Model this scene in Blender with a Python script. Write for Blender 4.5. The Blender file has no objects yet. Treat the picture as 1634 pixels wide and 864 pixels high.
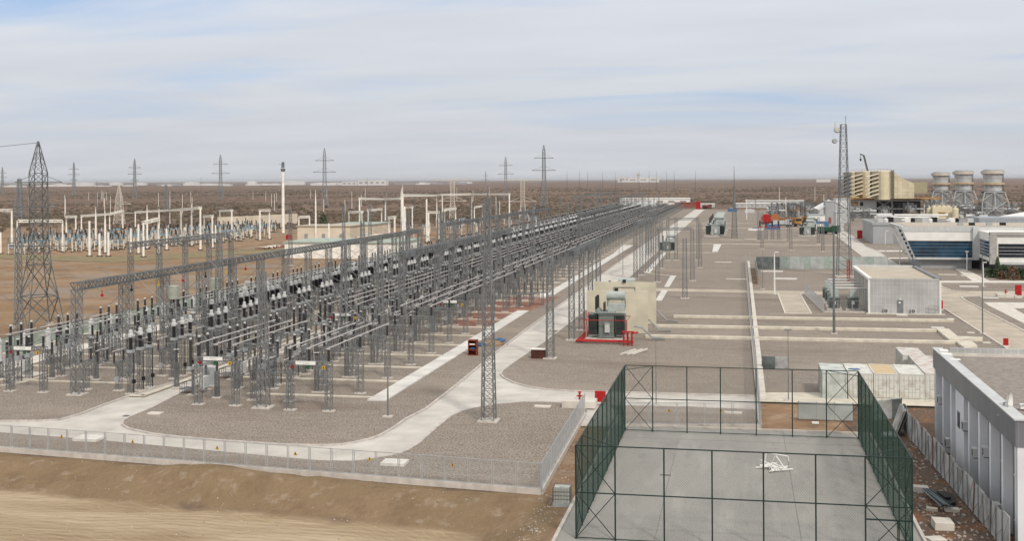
import bpy, math, random
import numpy as np
from math import radians as R, pi, sin, cos, sqrt
random.seed(7)
S = bpy.context.scene
COL = S.collection
# ------------------------------------------------------------------ camera
FPX, CAMH = 1850.0, 22.0
PSI, ROLL = math.atan(363 / 1850), R(0.3)
cam_d = bpy.data.cameras.new('camera'); cam = bpy.data.objects.new('camera', cam_d); COL.objects.link(cam)
S.camera = cam
cam_d.sensor_width = 36; cam_d.lens = 36 * FPX / 1634
cam_d.shift_y = -(432 - 287) / 1634
cam_d.clip_start = 0.5; cam_d.clip_end = 90000
from mathutils import Matrix, Vector
cam.matrix_world = (Matrix.Translation((0, 0, CAMH)) @ Matrix.Rotation(PSI, 4, 'Z') @ Matrix.Rotation(pi / 2, 4, 'X')
                    @ Matrix.Rotation(-ROLL, 4, 'Z'))
# ------------------------------------------------------------------ light
SUN_EL, SUN_AZ = 42, 148      # degrees; azimuth clockwise from +Y (sun behind the camera, to the right)
W = bpy.data.worlds.new('World'); S.world = W; W.use_nodes = True
nt = W.node_tree; nt.nodes.clear()
def nn(t, **k):
    n = nt.nodes.new(t)
    for a, b in k.items(): setattr(n, a, b)
    return n
L = lambda a, b: nt.links.new(a, b)
out = nn('ShaderNodeOutputWorld'); bg = nn('ShaderNodeBackground'); L(bg.outputs[0], out.inputs[0])
bg.inputs[1].default_value = 0.1
sky = nn('ShaderNodeTexSky', sky_type='NISHITA'); sky.sun_disc = False
sky.sun_elevation = R(SUN_EL); sky.sun_rotation = R(SUN_AZ); sky.air_density = 1.0; sky.dust_density = 1.5
tc = nn('ShaderNodeTexCoord'); sp = nn('ShaderNodeSeparateXYZ'); L(tc.outputs['Generated'], sp.inputs[0])
def math_n(op, a, b=None, clamp=False):
    m = nn('ShaderNodeMath', operation=op); m.use_clamp = clamp
    for i, v in enumerate((a, b)):
        if v is None: continue
        if hasattr(v, 'type') and not isinstance(v, (int, float)): L(v, m.inputs[i])
        else: m.inputs[i].default_value = v
    return m.outputs[0]
zz_ = math_n('MAXIMUM', sp.outputs[2], 0.0)
zd = math_n('ADD', zz_, 0.10)
cx_ = math_n('DIVIDE', sp.outputs[0], zd); cy_ = math_n('DIVIDE', sp.outputs[1], zd)
cb = nn('ShaderNodeCombineXYZ'); L(cx_, cb.inputs[0]); L(cy_, cb.inputs[1])
mp = nn('ShaderNodeMapping'); L(cb.outputs[0], mp.inputs[0]); mp.inputs['Rotation'].default_value = (0, 0, 0.5)
mp.inputs['Scale'].default_value = (0.3, 0.62, 1); mp.inputs['Location'].default_value = (3.1, 1.2, 0)
n1 = nn('ShaderNodeTexNoise'); L(mp.outputs[0], n1.inputs['Vector']); n1.inputs['Scale'].default_value = 1.35
n1.inputs['Detail'].default_value = 7; n1.inputs['Roughness'].default_value = 0.55; n1.inputs['Distortion'].default_value = 0.5
r1 = nn('ShaderNodeValToRGB'); L(n1.outputs[0], r1.inputs[0])
r1.color_ramp.elements[0].position = 0.27; r1.color_ramp.elements[1].position = 0.50
r1.color_ramp.elements[0].color = (0, 0, 0, 1)
up = math_n('MULTIPLY', math_n('SUBTRACT', 1.0, math_n('MULTIPLY', zz_, 13.0, True)), 1.6, True)   # solid murk near the horizon
mask = math_n('MAXIMUM', r1.outputs[0], up)
n2 = nn('ShaderNodeTexNoise'); L(mp.outputs[0], n2.inputs['Vector']); n2.inputs['Scale'].default_value = 2.6; n2.inputs['Detail'].default_value = 6
r2 = nn('ShaderNodeValToRGB'); L(n2.outputs[0], r2.inputs[0])
r2.color_ramp.elements[0].position = 0.3; r2.color_ramp.elements[1].position = 0.75
r2.color_ramp.elements[0].color = (0.93, 0.93, 0.94, 1); r2.color_ramp.elements[1].color = (1.05, 1.05, 1.04, 1)
hz_ = nn('ShaderNodeValToRGB'); L(zz_, hz_.inputs[0]); cr_ = hz_.color_ramp       # overcast: paler and brighter overhead than at the horizon
cr_.elements[0].position = 0.0; cr_.elements[0].color = (0.515, 0.532, 0.562, 1); cr_.elements[1].position = 1.0; cr_.elements[1].color = (1.0, 0.975, 0.93, 1)
e_ = cr_.elements.new(0.15); e_.color = (0.59, 0.622, 0.678, 1); e_ = cr_.elements.new(0.4); e_.color = (0.80, 0.785, 0.76, 1)
mul_ = nn('ShaderNodeVectorMath', operation='MULTIPLY'); L(hz_.outputs[0], mul_.inputs[0]); L(r2.outputs[0], mul_.inputs[1])
sc10 = nn('ShaderNodeVectorMath', operation='SCALE'); L(mul_.outputs[0], sc10.inputs[0]); sc10.inputs['Scale'].default_value = 10.3
blue = nn('ShaderNodeMixRGB'); blue.inputs[0].default_value = 0.55
L(sky.outputs[0], blue.inputs[1]); blue.inputs[2].default_value = (3.3, 4.6, 7.6, 1)
mx = nn('ShaderNodeMixRGB'); L(mask, mx.inputs[0]); L(blue.outputs[0], mx.inputs[1]); L(sc10.outputs[0], mx.inputs[2])
L(mx.outputs[0], bg.inputs[0])
sl = bpy.data.lights.new('sun', 'SUN'); sl.energy = 2.0; sl.angle = R(6); sl.color = (1, 0.92, 0.80)
so = bpy.data.objects.new('sun', sl); COL.objects.link(so)
so.rotation_euler = (R(90 - SUN_EL), 0, R(180 - SUN_AZ))
S.view_settings.view_transform = 'Standard'; S.view_settings.look = 'None'; S.view_settings.exposure = 0.23; S.view_settings.gamma = 1
S.cycles.max_bounces = 5; S.cycles.diffuse_bounces = 3; S.cycles.glossy_bounces = 2; S.cycles.transparent_max_bounces = 12
# ------------------------------------------------------------------ ground survey: photo bearing -> place on the ground
def G(px, py, z=0.0):
    u = px - 817; v = py - 287
    uu = u * cos(ROLL) - v * sin(ROLL); vv = u * sin(ROLL) + v * cos(ROLL)
    t = (CAMH - z) * FPX / vv; r = uu * t / FPX
    return (-sin(PSI) * t + cos(PSI) * r, cos(PSI) * t + sin(PSI) * r)
def WD(px, d):
    r = (px - 817) * d / FPX
    return (-sin(PSI) * d + cos(PSI) * r, cos(PSI) * d + sin(PSI) * r)
def ZD(px, py, d):
    u = px - 817; v = py - 287
    return CAMH - (u * sin(ROLL) + v * cos(ROLL)) * d / FPX
# ------------------------------------------------------------------ materials
MATS = {}
def mat(name, col, rough=0.7, metal=0.0, var=0.12, scale=1.5, bump=0.0, bscale=20.0, col2=None, detail=4, lo=0.35, hi=0.65, spec=0.3, stretch=None):
    if name in MATS: return MATS[name]
    m = bpy.data.materials.new(name); m.use_nodes = True; t = m.node_tree; p = t.nodes['Principled BSDF']
    p.inputs['Roughness'].default_value = rough; p.inputs['Metallic'].default_value = metal
    p.inputs['Specular IOR Level'].default_value = spec
    c2 = col2 if col2 else tuple(c * (1 - var) for c in col); c1 = col if col2 else tuple(min(1, c * (1 + var)) for c in col)
    tcn = t.nodes.new('ShaderNodeTexCoord'); no = t.nodes.new('ShaderNodeTexNoise'); ra = t.nodes.new('ShaderNodeValToRGB')
    src = tcn.outputs['Object']
    if stretch:
        mp_ = t.nodes.new('ShaderNodeMapping'); t.links.new(src, mp_.inputs[0]); mp_.inputs['Scale'].default_value = stretch; src = mp_.outputs[0]
    t.links.new(src, no.inputs['Vector']); no.inputs['Scale'].default_value = scale; no.inputs['Detail'].default_value = detail
    ra.color_ramp.elements[0].position = lo; ra.color_ramp.elements[1].position = hi
    ra.color_ramp.elements[0].color = (*c2, 1); ra.color_ramp.elements[1].color = (*c1, 1)
    t.links.new(no.outputs[0], ra.inputs[0]); t.links.new(ra.outputs[0], p.inputs['Base Color'])
    if bump:
        n2 = t.nodes.new('ShaderNodeTexNoise'); n2.inputs['Scale'].default_value = bscale; n2.inputs['Detail'].default_value = 3
        bu = t.nodes.new('ShaderNodeBump'); bu.inputs['Strength'].default_value = bump; bu.inputs['Distance'].default_value = 0.1
        t.links.new(tcn.outputs['Object'], n2.inputs['Vector']); t.links.new(n2.outputs[0], bu.inputs['Height']); t.links.new(bu.outputs[0], p.inputs['Normal'])
    MATS[name] = m
    return m
def layered(name, base, layers, rough=0.95, bump=0.3, bscale=6, bdist=0.1):
    """base colour plus noise layers: (colour, scale, lo, hi, strength, stretch)"""
    m = bpy.data.materials.new(name); m.use_nodes = True; t = m.node_tree; p = t.nodes['Principled BSDF']
    p.inputs['Roughness'].default_value = rough; p.inputs['Specular IOR Level'].default_value = 0.1
    tcn = t.nodes.new('ShaderNodeTexCoord'); cur = None
    for (c, sc, lo, hi, st, stv) in layers:
        mp_ = t.nodes.new('ShaderNodeMapping'); t.links.new(tcn.outputs['Object'], mp_.inputs[0]); mp_.inputs['Scale'].default_value = stv
        mp_.inputs['Location'].default_value = (sc * 7.7, sc * 3.1, 0)
        no = t.nodes.new('ShaderNodeTexNoise'); no.inputs['Scale'].default_value = sc; no.inputs['Detail'].default_value = 6; no.inputs['Roughness'].default_value = 0.6
        t.links.new(mp_.outputs[0], no.inputs['Vector'])
        mr = t.nodes.new('ShaderNodeMapRange'); mr.inputs[1].default_value = lo; mr.inputs[2].default_value = hi; mr.inputs[3].default_value = 0; mr.inputs[4].default_value = st
        t.links.new(no.outputs[0], mr.inputs[0])
        mi = t.nodes.new('ShaderNodeMixRGB'); t.links.new(mr.outputs[0], mi.inputs[0])
        if cur is None: mi.inputs[1].default_value = (*base, 1)
        else: t.links.new(cur, mi.inputs[1])
        mi.inputs[2].default_value = (*c, 1); cur = mi.outputs[0]
    t.links.new(cur, p.inputs['Base Color'])
    if bump:
        n2 = t.nodes.new('ShaderNodeTexNoise'); n2.inputs['Scale'].default_value = bscale; n2.inputs['Detail'].default_value = 5
        bu = t.nodes.new('ShaderNodeBump'); bu.inputs['Strength'].default_value = bump; bu.inputs['Distance'].default_value = bdist
        t.links.new(tcn.outputs['Object'], n2.inputs['Vector']); t.links.new(n2.outputs[0], bu.inputs['Height']); t.links.new(bu.outputs[0], p.inputs['Normal'])
    MATS[name] = m
    return m
def panelled(name, col, line, w, h, gap=0.03, rough=0.6, metal=0.0, var=0.05, axis='XZ', offset=0.0):
    """cladding or slabs with joint lines of their own colour (brick node in object space)"""
    m = bpy.data.materials.new(name); m.use_nodes = True; t = m.node_tree; p = t.nodes['Principled BSDF']
    p.inputs['Roughness'].default_value = rough; p.inputs['Metallic'].default_value = metal; p.inputs['Specular IOR Level'].default_value = 0.3
    tcn = t.nodes.new('ShaderNodeTexCoord'); s_ = t.nodes.new('ShaderNodeSeparateXYZ'); c_ = t.nodes.new('ShaderNodeCombineXYZ')
    t.links.new(tcn.outputs['Object'], s_.inputs[0])
    if axis == 'XZ':     # walls: run along x+y, height z
        a = t.nodes.new('ShaderNodeMath'); a.operation = 'ADD'; t.links.new(s_.outputs[0], a.inputs[0]); t.links.new(s_.outputs[1], a.inputs[1])
        t.links.new(a.outputs[0], c_.inputs[0]); t.links.new(s_.outputs[2], c_.inputs[1])
    else:
        t.links.new(s_.outputs[0], c_.inputs[0]); t.links.new(s_.outputs[1], c_.inputs[1])
    b = t.nodes.new('ShaderNodeTexBrick'); t.links.new(c_.outputs[0], b.inputs['Vector']); b.offset = offset
    b.inputs['Scale'].default_value = 1; b.inputs['Mortar Size'].default_value = gap; b.inputs['Mortar Smooth'].default_value = 0.2
    b.inputs['Brick Width'].default_value = w; b.inputs['Row Height'].default_value = h
    b.inputs['Color1'].default_value = (*[c * (1 + var) for c in col], 1); b.inputs['Color2'].default_value = (*[c * (1 - var) for c in col], 1)
    b.inputs['Mortar'].default_value = (*line, 1)
    no = t.nodes.new('ShaderNodeTexNoise'); no.inputs['Scale'].default_value = 0.35; no.inputs['Detail'].default_value = 7; t.links.new(tcn.outputs['Object'], no.inputs['Vector'])
    mr = t.nodes.new('ShaderNodeMapRange'); mr.inputs[1].default_value = 0.3; mr.inputs[2].default_value = 0.7; mr.inputs[3].default_value = 0.78; mr.inputs[4].default_value = 1.08
    t.links.new(no.outputs[0], mr.inputs[0])
    mu = t.nodes.new('ShaderNodeVectorMath'); mu.operation = 'SCALE'; t.links.new(b.outputs['Color'], mu.inputs[0]); t.links.new(mr.outputs[0], mu.inputs['Scale'])
    t.links.new(mu.outputs[0], p.inputs['Base Color'])
    MATS[name] = m
    return m
I3 = (1, 1, 1)
M_och = layered('ochre ground', (0.245, 0.16, 0.092), [((0.30, 0.225, 0.155), 0.03, 0.45, 0.6, 0.8, (0.6, 1.5, 1)), ((0.15, 0.095, 0.06), 0.10, 0.5, 0.64, 0.7, I3), ((0.25, 0.21, 0.175), 0.045, 0.52, 0.62, 0.8, I3), ((0.12, 0.085, 0.055), 0.35, 0.6, 0.66, 0.6, I3)], bump=0.5, bscale=1.5, bdist=0.2)
M_desert = layered('desert soil', (0.225, 0.15, 0.10), [
    ((0.31, 0.225, 0.155), 0.02, 0.47, 0.62, 0.75, I3), ((0.105, 0.072, 0.058), 0.03, 0.45, 0.58, 0.75, I3),
    ((0.095, 0.07, 0.056), 0.14, 0.47, 0.6, 0.75, I3), ((0.27, 0.135, 0.075), 0.011, 0.53, 0.64, 0.6, I3), ((0.10, 0.075, 0.068), 0.006, 0.42, 0.60, 0.45, I3), ((0.11, 0.085, 0.07), 0.0016, 0.40, 0.6, 0.5, I3)], bump=0.5, bscale=0.6, bdist=0.5)
M_sand = layered('graded sand', (0.305, 0.232, 0.148), [
    ((0.43, 0.345, 0.24), 0.05, 0.44, 0.6, 0.85, (0.5, 2.6, 1)), ((0.22, 0.15, 0.09), 0.12, 0.5, 0.68, 0.6, (0.7, 1.6, 1)),
    ((0.46, 0.37, 0.27), 0.9, 0.54, 0.66, 0.6, (0.16, 3.0, 1)), ((0.19, 0.13, 0.08), 1.2, 0.55, 0.66, 0.5, (0.14, 3.0, 1)), ((0.5, 0.45, 0.39), 9, 0.68, 0.74, 0.7, I3)], bump=0.7, bscale=1.2, bdist=0.25)
def ruts(m):      # curved wheel ruts in the graded sand
    t = m.node_tree; p = t.nodes['Principled BSDF']; cur = p.inputs['Base Color'].links[0].from_socket
    for (cx, cy, sc, col, st) in ((-34, 10, .45, (0.22, 0.16, 0.10), .35), (-62, 20, .62, (0.44, 0.355, 0.25), .22)):
        tcn = t.nodes.new('ShaderNodeTexCoord'); mp_ = t.nodes.new('ShaderNodeMapping'); mp_.inputs['Location'].default_value = (-cx, -cy, 0); t.links.new(tcn.outputs['Object'], mp_.inputs[0])
        w = t.nodes.new('ShaderNodeTexWave'); w.wave_type = 'RINGS'; w.rings_direction = 'Z'; w.inputs['Scale'].default_value = sc; w.inputs['Distortion'].default_value = 11; w.inputs['Detail'].default_value = 3; w.inputs['Detail Scale'].default_value = .35
        t.links.new(mp_.outputs[0], w.inputs['Vector']); mr = t.nodes.new('ShaderNodeMapRange'); mr.inputs[1].default_value = .8; mr.inputs[2].default_value = .98; mr.inputs[4].default_value = st; t.links.new(w.outputs['Fac'], mr.inputs[0])
        mi = t.nodes.new('ShaderNodeMixRGB'); t.links.new(mr.outputs[0], mi.inputs[0]); t.links.new(cur, mi.inputs[1]); mi.inputs[2].default_value = (*col, 1); cur = mi.outputs[0]
    t.links.new(cur, p.inputs['Base Color'])
ruts(M_sand)
M_bank = layered('dug earth', (0.205, 0.146, 0.088), [
    ((0.25, 0.175, 0.11), 0.25, 0.45, 0.65, 0.7, I3), ((0.145, 0.095, 0.06), 0.5, 0.5, 0.68, 0.5, I3),
    ((0.33, 0.27, 0.21), 0.9, 0.56, 0.68, 0.5, I3), ((0.55, 0.50, 0.44), 6, 0.69, 0.73, 0.8, I3)], bump=0.9, bscale=2.4, bdist=0.25)
M_rubble = layered('rubble earth', (0.15, 0.105, 0.08), [
    ((0.25, 0.12, 0.055), 0.35, 0.48, 0.6, 0.8, I3), ((0.10, 0.085, 0.075), 0.9, 0.48, 0.6, 0.7, I3), ((0.33, 0.29, 0.25), 4, 0.6, 0.66, 0.9, I3)], bump=1.0, bscale=4, bdist=0.3)
M_gravel = layered('yard gravel', (0.272, 0.228, 0.188), [
    ((0.225, 0.19, 0.158), 0.10, 0.42, 0.62, 0.65, I3), ((0.33, 0.29, 0.25), 0.3, 0.5, 0.7, 0.5, (1, 2.2, 1)),
    ((0.16, 0.132, 0.11), 1.1, 0.5, 0.64, 0.45, (.6, 1.3, 1)), ((0.35, 0.31, 0.265), 0.75, 0.54, 0.68, 0.4, (.5, 1.5, 1)), ((0.10, 0.086, 0.075), 5.5, 0.49, 0.58, 0.8, I3), ((0.50, 0.465, 0.42), 7, 0.54, 0.62, 0.75, I3), ((0.17, 0.13, 0.10), 0.06, 0.54, 0.66, 0.5, (0.5, 1.9, 1)), ((0.36, 0.31, 0.26), 0.035, 0.55, 0.68, 0.4, (0.6, 1.6, 1))], bump=0.6, bscale=9, bdist=0.06)
M_road = panelled('road concrete', (0.535, 0.505, 0.46), (0.36, 0.34, 0.31), 5.0, 4.5, 0.012, 0.85, axis='XY', var=0.04)
M_roadw = panelled('worn road concrete', (0.45, 0.39, 0.315), (0.34, 0.30, 0.26), 6.0, 4.5, 0.012, 0.85, axis='XY', var=0.05)
M_kerb = mat('kerb concrete', (0.47, 0.43, 0.40), 0.85, var=0.15, scale=1.2)
M_slab = panelled('trench cover slabs', (0.62, 0.60, 0.565), (0.38, 0.36, 0.33), 50, 0.95, 0.02, 0.85, axis='XY', var=0.06)
M_pale = mat('pale concrete', (0.58, 0.545, 0.49), 0.85, var=0.12, scale=0.8, detail=6)
M_cream_t = mat('cream trench concrete', (0.56, 0.515, 0.43), 0.85, var=0.14, scale=0.8, detail=6)
M_foot = mat('footing concrete', (0.50, 0.46, 0.42), 0.9, var=0.12)
M_court = layered('court concrete', (0.285, 0.278, 0.257), [((0.225, 0.22, 0.205), 0.16, 0.44, 0.66, 0.7, (1, .6, 1)), ((0.37, 0.36, 0.335), 0.35, 0.5, 0.7, 0.55, (1.6, .28, 1)), ((0.19, 0.185, 0.175), 0.9, 0.58, 0.72, 0.45, (1, .35, 1)), ((0.38, 0.37, 0.35), 6, 0.55, 0.7, 0.25, I3)], rough=.75, bump=0.12, bscale=8, bdist=.02)
M_galv = mat('galvanised steel', (0.205, 0.212, 0.215), 0.5, 0.35, var=0.18, scale=0.7)
M_galvd = mat('weathered steel', (0.16, 0.17, 0.175), 0.55, 0.3, var=0.2, scale=0.6)
M_darkst = mat('dark lattice steel', (0.13, 0.14, 0.142), 0.55, 0.2, var=0.25, scale=0.3)
M_tube = mat('aluminium tube', (0.55, 0.52, 0.50), 0.4, 0.2, var=0.06)
M_porc = mat('black porcelain', (0.012, 0.010, 0.012), 0.3, var=0.2, spec=0.4)
M_brownp = mat('brown porcelain', (0.05, 0.018, 0.012), 0.3, var=0.2)
M_head = mat('pale grey housing', (0.50, 0.51, 0.51), 0.5, var=0.08)
M_cab = mat('grey cabinet paint', (0.33, 0.35, 0.36), 0.5, var=0.08)
M_white = mat('white paint', (0.74, 0.73, 0.70), 0.6, var=0.06, scale=0.5)
M_wconc = mat('whitewashed concrete', (0.80, 0.77, 0.71), 0.8, var=0.12, scale=0.6)
M_green = mat('faded green sheet', (0.34, 0.39, 0.335), 0.6, var=0.15)
M_cream = panelled('cream wall', (0.60, 0.555, 0.44), (0.52, 0.48, 0.38), 3.6, 2.4, 0.012, 0.8, var=0.02)
M_cream2 = mat('cream cladding', (0.60, 0.535, 0.385), 0.55, var=0.06, scale=0.4)
M_beige = mat('beige render', (0.62, 0.54, 0.43), 0.85, var=0.1, scale=0.2)
M_red = mat('red paint', (0.36, 0.012, 0.012), 0.45, var=0.15)
M_rust = mat('rust red box', (0.20, 0.035, 0.018), 0.8, var=0.3)
M_brick = mat('brick red', (0.26, 0.09, 0.07), 0.8, var=0.2, scale=0.5)
M_brownb = mat('dark brown box', (0.07, 0.022, 0.014), 0.7, var=0.3)
M_tank = mat('transformer grey green', (0.17, 0.20, 0.185), 0.45, var=0.12)
M_tankl = mat('pale transformer grey', (0.36, 0.40, 0.385), 0.45, var=0.08)
M_rad = mat('radiator dark', (0.028, 0.034, 0.032), 0.6, var=0.2)
M_black = mat('black', (0.012, 0.012, 0.013), 0.6)
M_glass = mat('blue window glass', (0.012, 0.045, 0.085), 0.12, var=0.45, scale=0.25, spec=0.6)
M_glassd = mat('dark window glass', (0.012, 0.02, 0.03), 0.12, var=0.4, scale=0.3, spec=0.6)
M_clad = panelled('silver cladding panels', (0.44, 0.44, 0.435), (0.55, 0.55, 0.55), 0.6, 1.45, 0.03, 0.45, 0.1, var=0.025)
M_cladg = panelled('grey composite panels', (0.19, 0.20, 0.215), (0.27, 0.28, 0.295), 1.3, 9.0, 0.02, 0.45, 0.1, var=0.05)
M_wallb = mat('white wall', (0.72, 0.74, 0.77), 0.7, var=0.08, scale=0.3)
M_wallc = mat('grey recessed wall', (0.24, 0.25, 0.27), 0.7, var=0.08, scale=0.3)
M_grey = mat('mid grey wall', (0.34, 0.35, 0.365), 0.7, var=0.07, scale=0.2)
M_roofg = mat('ballasted flat roof', (0.25, 0.222, 0.20), 0.95, var=0.16, scale=2.5, bump=0.3, bscale=12)
M_roofs = mat('sand coloured roof', (0.44, 0.385, 0.31), 0.9, var=0.07, scale=0.3)
M_cont = mat('worn white container', (0.60, 0.60, 0.56), 0.6, var=0.2, scale=0.9, col2=(0.40, 0.36, 0.30), lo=0.3, hi=0.5, detail=8)
M_contg = mat('worn green container', (0.47, 0.50, 0.47), 0.6, var=0.2, scale=0.9)
M_contr = mat('rust streaked roof', (0.55, 0.53, 0.50), 0.7, scale=0.9, col2=(0.43, 0.30, 0.25), lo=0.36, hi=0.52, detail=8)
M_tan = mat('tan container roof', (0.52, 0.40, 0.24), 0.7, var=0.1)
M_blue = mat('blue tarp', (0.07, 0.15, 0.29), 0.6, var=0.2)
M_orange = mat('orange paint', (0.36, 0.14, 0.05), 0.6, var=0.2)
M_yellow = mat('yellow paint', (0.52, 0.32, 0.03), 0.6, var=0.1)
M_ochre = mat('ochre steel', (0.36, 0.19, 0.05), 0.7, var=0.3, scale=0.4)
M_ringp = mat('pinkish ring platform', (0.50, 0.455, 0.40), 0.6, var=0.1, scale=0.3)
M_ringo = mat('rust stained ring platform', (0.43, 0.33, 0.22), 0.7, var=0.25, scale=0.3)
M_stack = mat('stack steel', (0.47, 0.48, 0.485), 0.45, 0.3, var=0.2, scale=0.12, stretch=(1, 1, 0.3))
M_fencem = mat('court green steel', (0.012, 0.028, 0.024), 0.5, var=0.1)
M_mesh = mat('green wire', (0.012, 0.045, 0.032), 0.5, var=0.1)
M_wire = mat('grey wire', (0.36, 0.37, 0.38), 0.5, var=0.1)
M_bush = mat('dry scrub', (0.105, 0.08, 0.055), 0.95, var=0.4, scale=0.05)
M_leaf = mat('shrub leaves', (0.045, 0.07, 0.03), 0.8, var=0.4, scale=1.0)
M_leafb = mat('brown shrub leaves', (0.15, 0.08, 0.04), 0.8, var=0.4, scale=1.0)
M_bark = mat('bark', (0.12, 0.09, 0.06), 0.9)
M_soil = mat('red brown soil', (0.24, 0.12, 0.085), 0.95, var=0.3, scale=0.5, detail=6)
M_dirt = layered('trampled dirt', (0.26, 0.165, 0.10), [((0.34, 0.25, 0.17), 0.3, 0.45, 0.6, 0.8, I3), ((0.15, 0.10, 0.07), 0.6, 0.5, 0.65, 0.6, I3)], bump=0.6, bscale=3)
M_city = mat('pale distant wall', (0.62, 0.61, 0.60), 0.8, var=0.1, scale=0.01)
M_cityd = mat('dull distant wall', (0.30, 0.29, 0.29), 0.8, var=0.2, scale=0.01)
M_sheet = mat('corrugated sheet', (0.42, 0.45, 0.44), 0.5, var=0.15, scale=0.6)
M_sheetd = mat('rusty dark sheet', (0.13, 0.15, 0.15), 0.6, var=0.3, scale=0.9)
M_sheetw = mat('dirty white sheet', (0.50, 0.51, 0.51), 0.6, scale=0.8, col2=(0.27, 0.26, 0.24), lo=0.35, hi=0.6, detail=7)
M_grid = mat('grating dark', (0.10, 0.10, 0.10), 0.8)
M_plast = mat('clouded plastic', (0.47, 0.49, 0.44), 0.5, var=0.1)
# ------------------------------------------------------------------ mesh builder
class MB:
    def __init__(s): s.v = []; s.f = []; s.m = []
    def add(s, vs, fs, mi=0):
        o = len(s.v); s.v.extend(vs); s.f.extend([tuple(i + o for i in f) for f in fs]); s.m.extend([mi] * len(fs)); return s
    def box(s, x0, y0, z0, x1, y1, z1):
        return s.add([(x0, y0, z0), (x1, y0, z0), (x1, y1, z0), (x0, y1, z0), (x0, y0, z1), (x1, y0, z1), (x1, y1, z1), (x0, y1, z1)],
                     [(0, 3, 2, 1), (4, 5, 6, 7), (0, 1, 5, 4), (1, 2, 6, 5), (2, 3, 7, 6), (3, 0, 4, 7)])
    def cb(s, cx, cy, z0, sx, sy, sz): return s.box(cx - sx / 2, cy - sy / 2, z0, cx + sx / 2, cy + sy / 2, z0 + sz)
    def bar(s, a, b, w, h=None, cap=True):
        a = Vector(a); b = Vector(b); d = b - a
        if d.length < 1e-6: return s
        h = h or w; d.normalize(); u = d.cross(Vector((0, 0, 1)))
        if u.length < 1e-3: u = Vector((1, 0, 0))
        u.normalize(); t = u.cross(d); vs = []
        for p in (a, b):
            for i, j in ((-1, -1), (1, -1), (1, 1), (-1, 1)): vs.append(tuple(p + u * i * w / 2 + t * j * h / 2))
        f = [(0, 1, 5, 4), (1, 2, 6, 5), (2, 3, 7, 6), (3, 0, 4, 7)]
        if cap: f += [(3, 2, 1, 0), (4, 5, 6, 7)]
        return s.add(vs, f)
    def tube(s, a, b, r, n=8, r2=None):
        a = Vector(a); b = Vector(b); d = (b - a)
        if d.length < 1e-6: return s
        d.normalize(); r2 = r if r2 is None else r2
        u = d.cross(Vector((0, 0, 1)));
        if u.length < 1e-3: u = Vector((1, 0, 0))
        u.normalize(); t = u.cross(d); vs = []
        for p, q in ((a, r), (b, r2)):
            for k in range(n): vs.append(tuple(p + u * q * cos(2 * pi * k / n) + t * q * sin(2 * pi * k / n)))
        return s.add(vs, [(k, (k + 1) % n, n + (k + 1) % n, n + k) for k in range(n)] + [tuple(range(n))[::-1], tuple(range(n, 2 * n))])
    def path(s, pts, r, n=6):
        for a, b in zip(pts[:-1], pts[1:]): s.tube(a, b, r, n)
        return s
    def lathe(s, prof, n=12, cx=0, cy=0, z=0):
        vs = []; fs = []
        for (r, h) in prof:
            for k in range(n): vs.append((cx + r * cos(2 * pi * k / n), cy + r * sin(2 * pi * k / n), z + h))
        for i in range(len(prof) - 1):
            for k in range(n): fs.append((i * n + k, i * n + (k + 1) % n, (i + 1) * n + (k + 1) % n, (i + 1) * n + k))
        fs.append(tuple(range(n))[::-1]); fs.append(tuple(range((len(prof) - 1) * n, len(prof) * n)))
        return s.add(vs, fs)
    def prism(s, poly, z0, z1):
        n = len(poly); area = sum(poly[i][0] * poly[(i + 1) % n][1] - poly[(i + 1) % n][0] * poly[i][1] for i in range(n))
        if area < 0: poly = poly[::-1]
        vs = [(x, y, z0) for x, y in poly] + [(x, y, z1) for x, y in poly]
        return s.add(vs, [tuple(range(n))[::-1], tuple(range(n, 2 * n))] + [(i, (i + 1) % n, n + (i + 1) % n, n + i) for i in range(n)])
    def ins(s, x, y, z, h, r=0.11, k=9, n=9):          # ribbed insulator
        p = [(r * 0.6, 0)]
        for i in range(k):
            z0 = h * (i + 0.15) / k; z1 = h * (i + 0.6) / k
            p += [(r, z0), (r * 0.72, z1)]
        p.append((r * 0.6, h)); return s.lathe(p, n, x, y, z)
    def lat(s, x, y, z0, z1, w0, w1, n, t=0.06, b=0.035, zig=False, wy0=None, wy1=None):     # lattice column
        wy0 = w0 if wy0 is None else wy0; wy1 = w1 if wy1 is None else wy1
        def c(i, f):
            a, bb = ((-1, -1), (1, -1), (1, 1), (-1, 1))[i % 4]
            return (x + a * (w0 + (w1 - w0) * f) / 2, y + bb * (wy0 + (wy1 - wy0) * f) / 2, z0 + (z1 - z0) * f)
        for i in range(4): s.bar(c(i, 0), c(i, 1), t)
        for k in range(n):
            f0, f1 = k / n, (k + 1) / n
            for i in range(4):
                if zig: s.bar(c(i, f0) if k % 2 else c(i + 1, f0), c(i + 1, f1) if k % 2 else c(i, f1), b, cap=False)
                else:
                    s.bar(c(i, f0), c(i + 1, f1), b, cap=False); s.bar(c(i + 1, f0), c(i, f1), b, cap=False)
                s.bar(c(i, f1), c(i + 1, f1), b, cap=False)
        return s
    def truss(s, a, b, w, h, n, t=0.06, br=0.035):      # box truss between two points (centre line)
        a = Vector(a); b = Vector(b); d = (b - a).normalized(); u = d.cross(Vector((0, 0, 1))).normalized() * w / 2; v = Vector((0, 0, h / 2))
        cs = [-u - v, u - v, u + v, -u + v]
        for c in cs: s.bar(a + c, b + c, t)
        for k in range(n):
            p = a + (b - a) * k / n; q = a + (b - a) * (k + 1) / n
            for i in range(4):
                c0, c1 = cs[i], cs[(i + 1) % 4]
                if k % 2: c0, c1 = c1, c0
                s.bar(p + c0, q + c1, br, cap=False); s.bar(q + cs[i], q + cs[(i + 1) % 4], br, cap=False)
        return s
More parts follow.
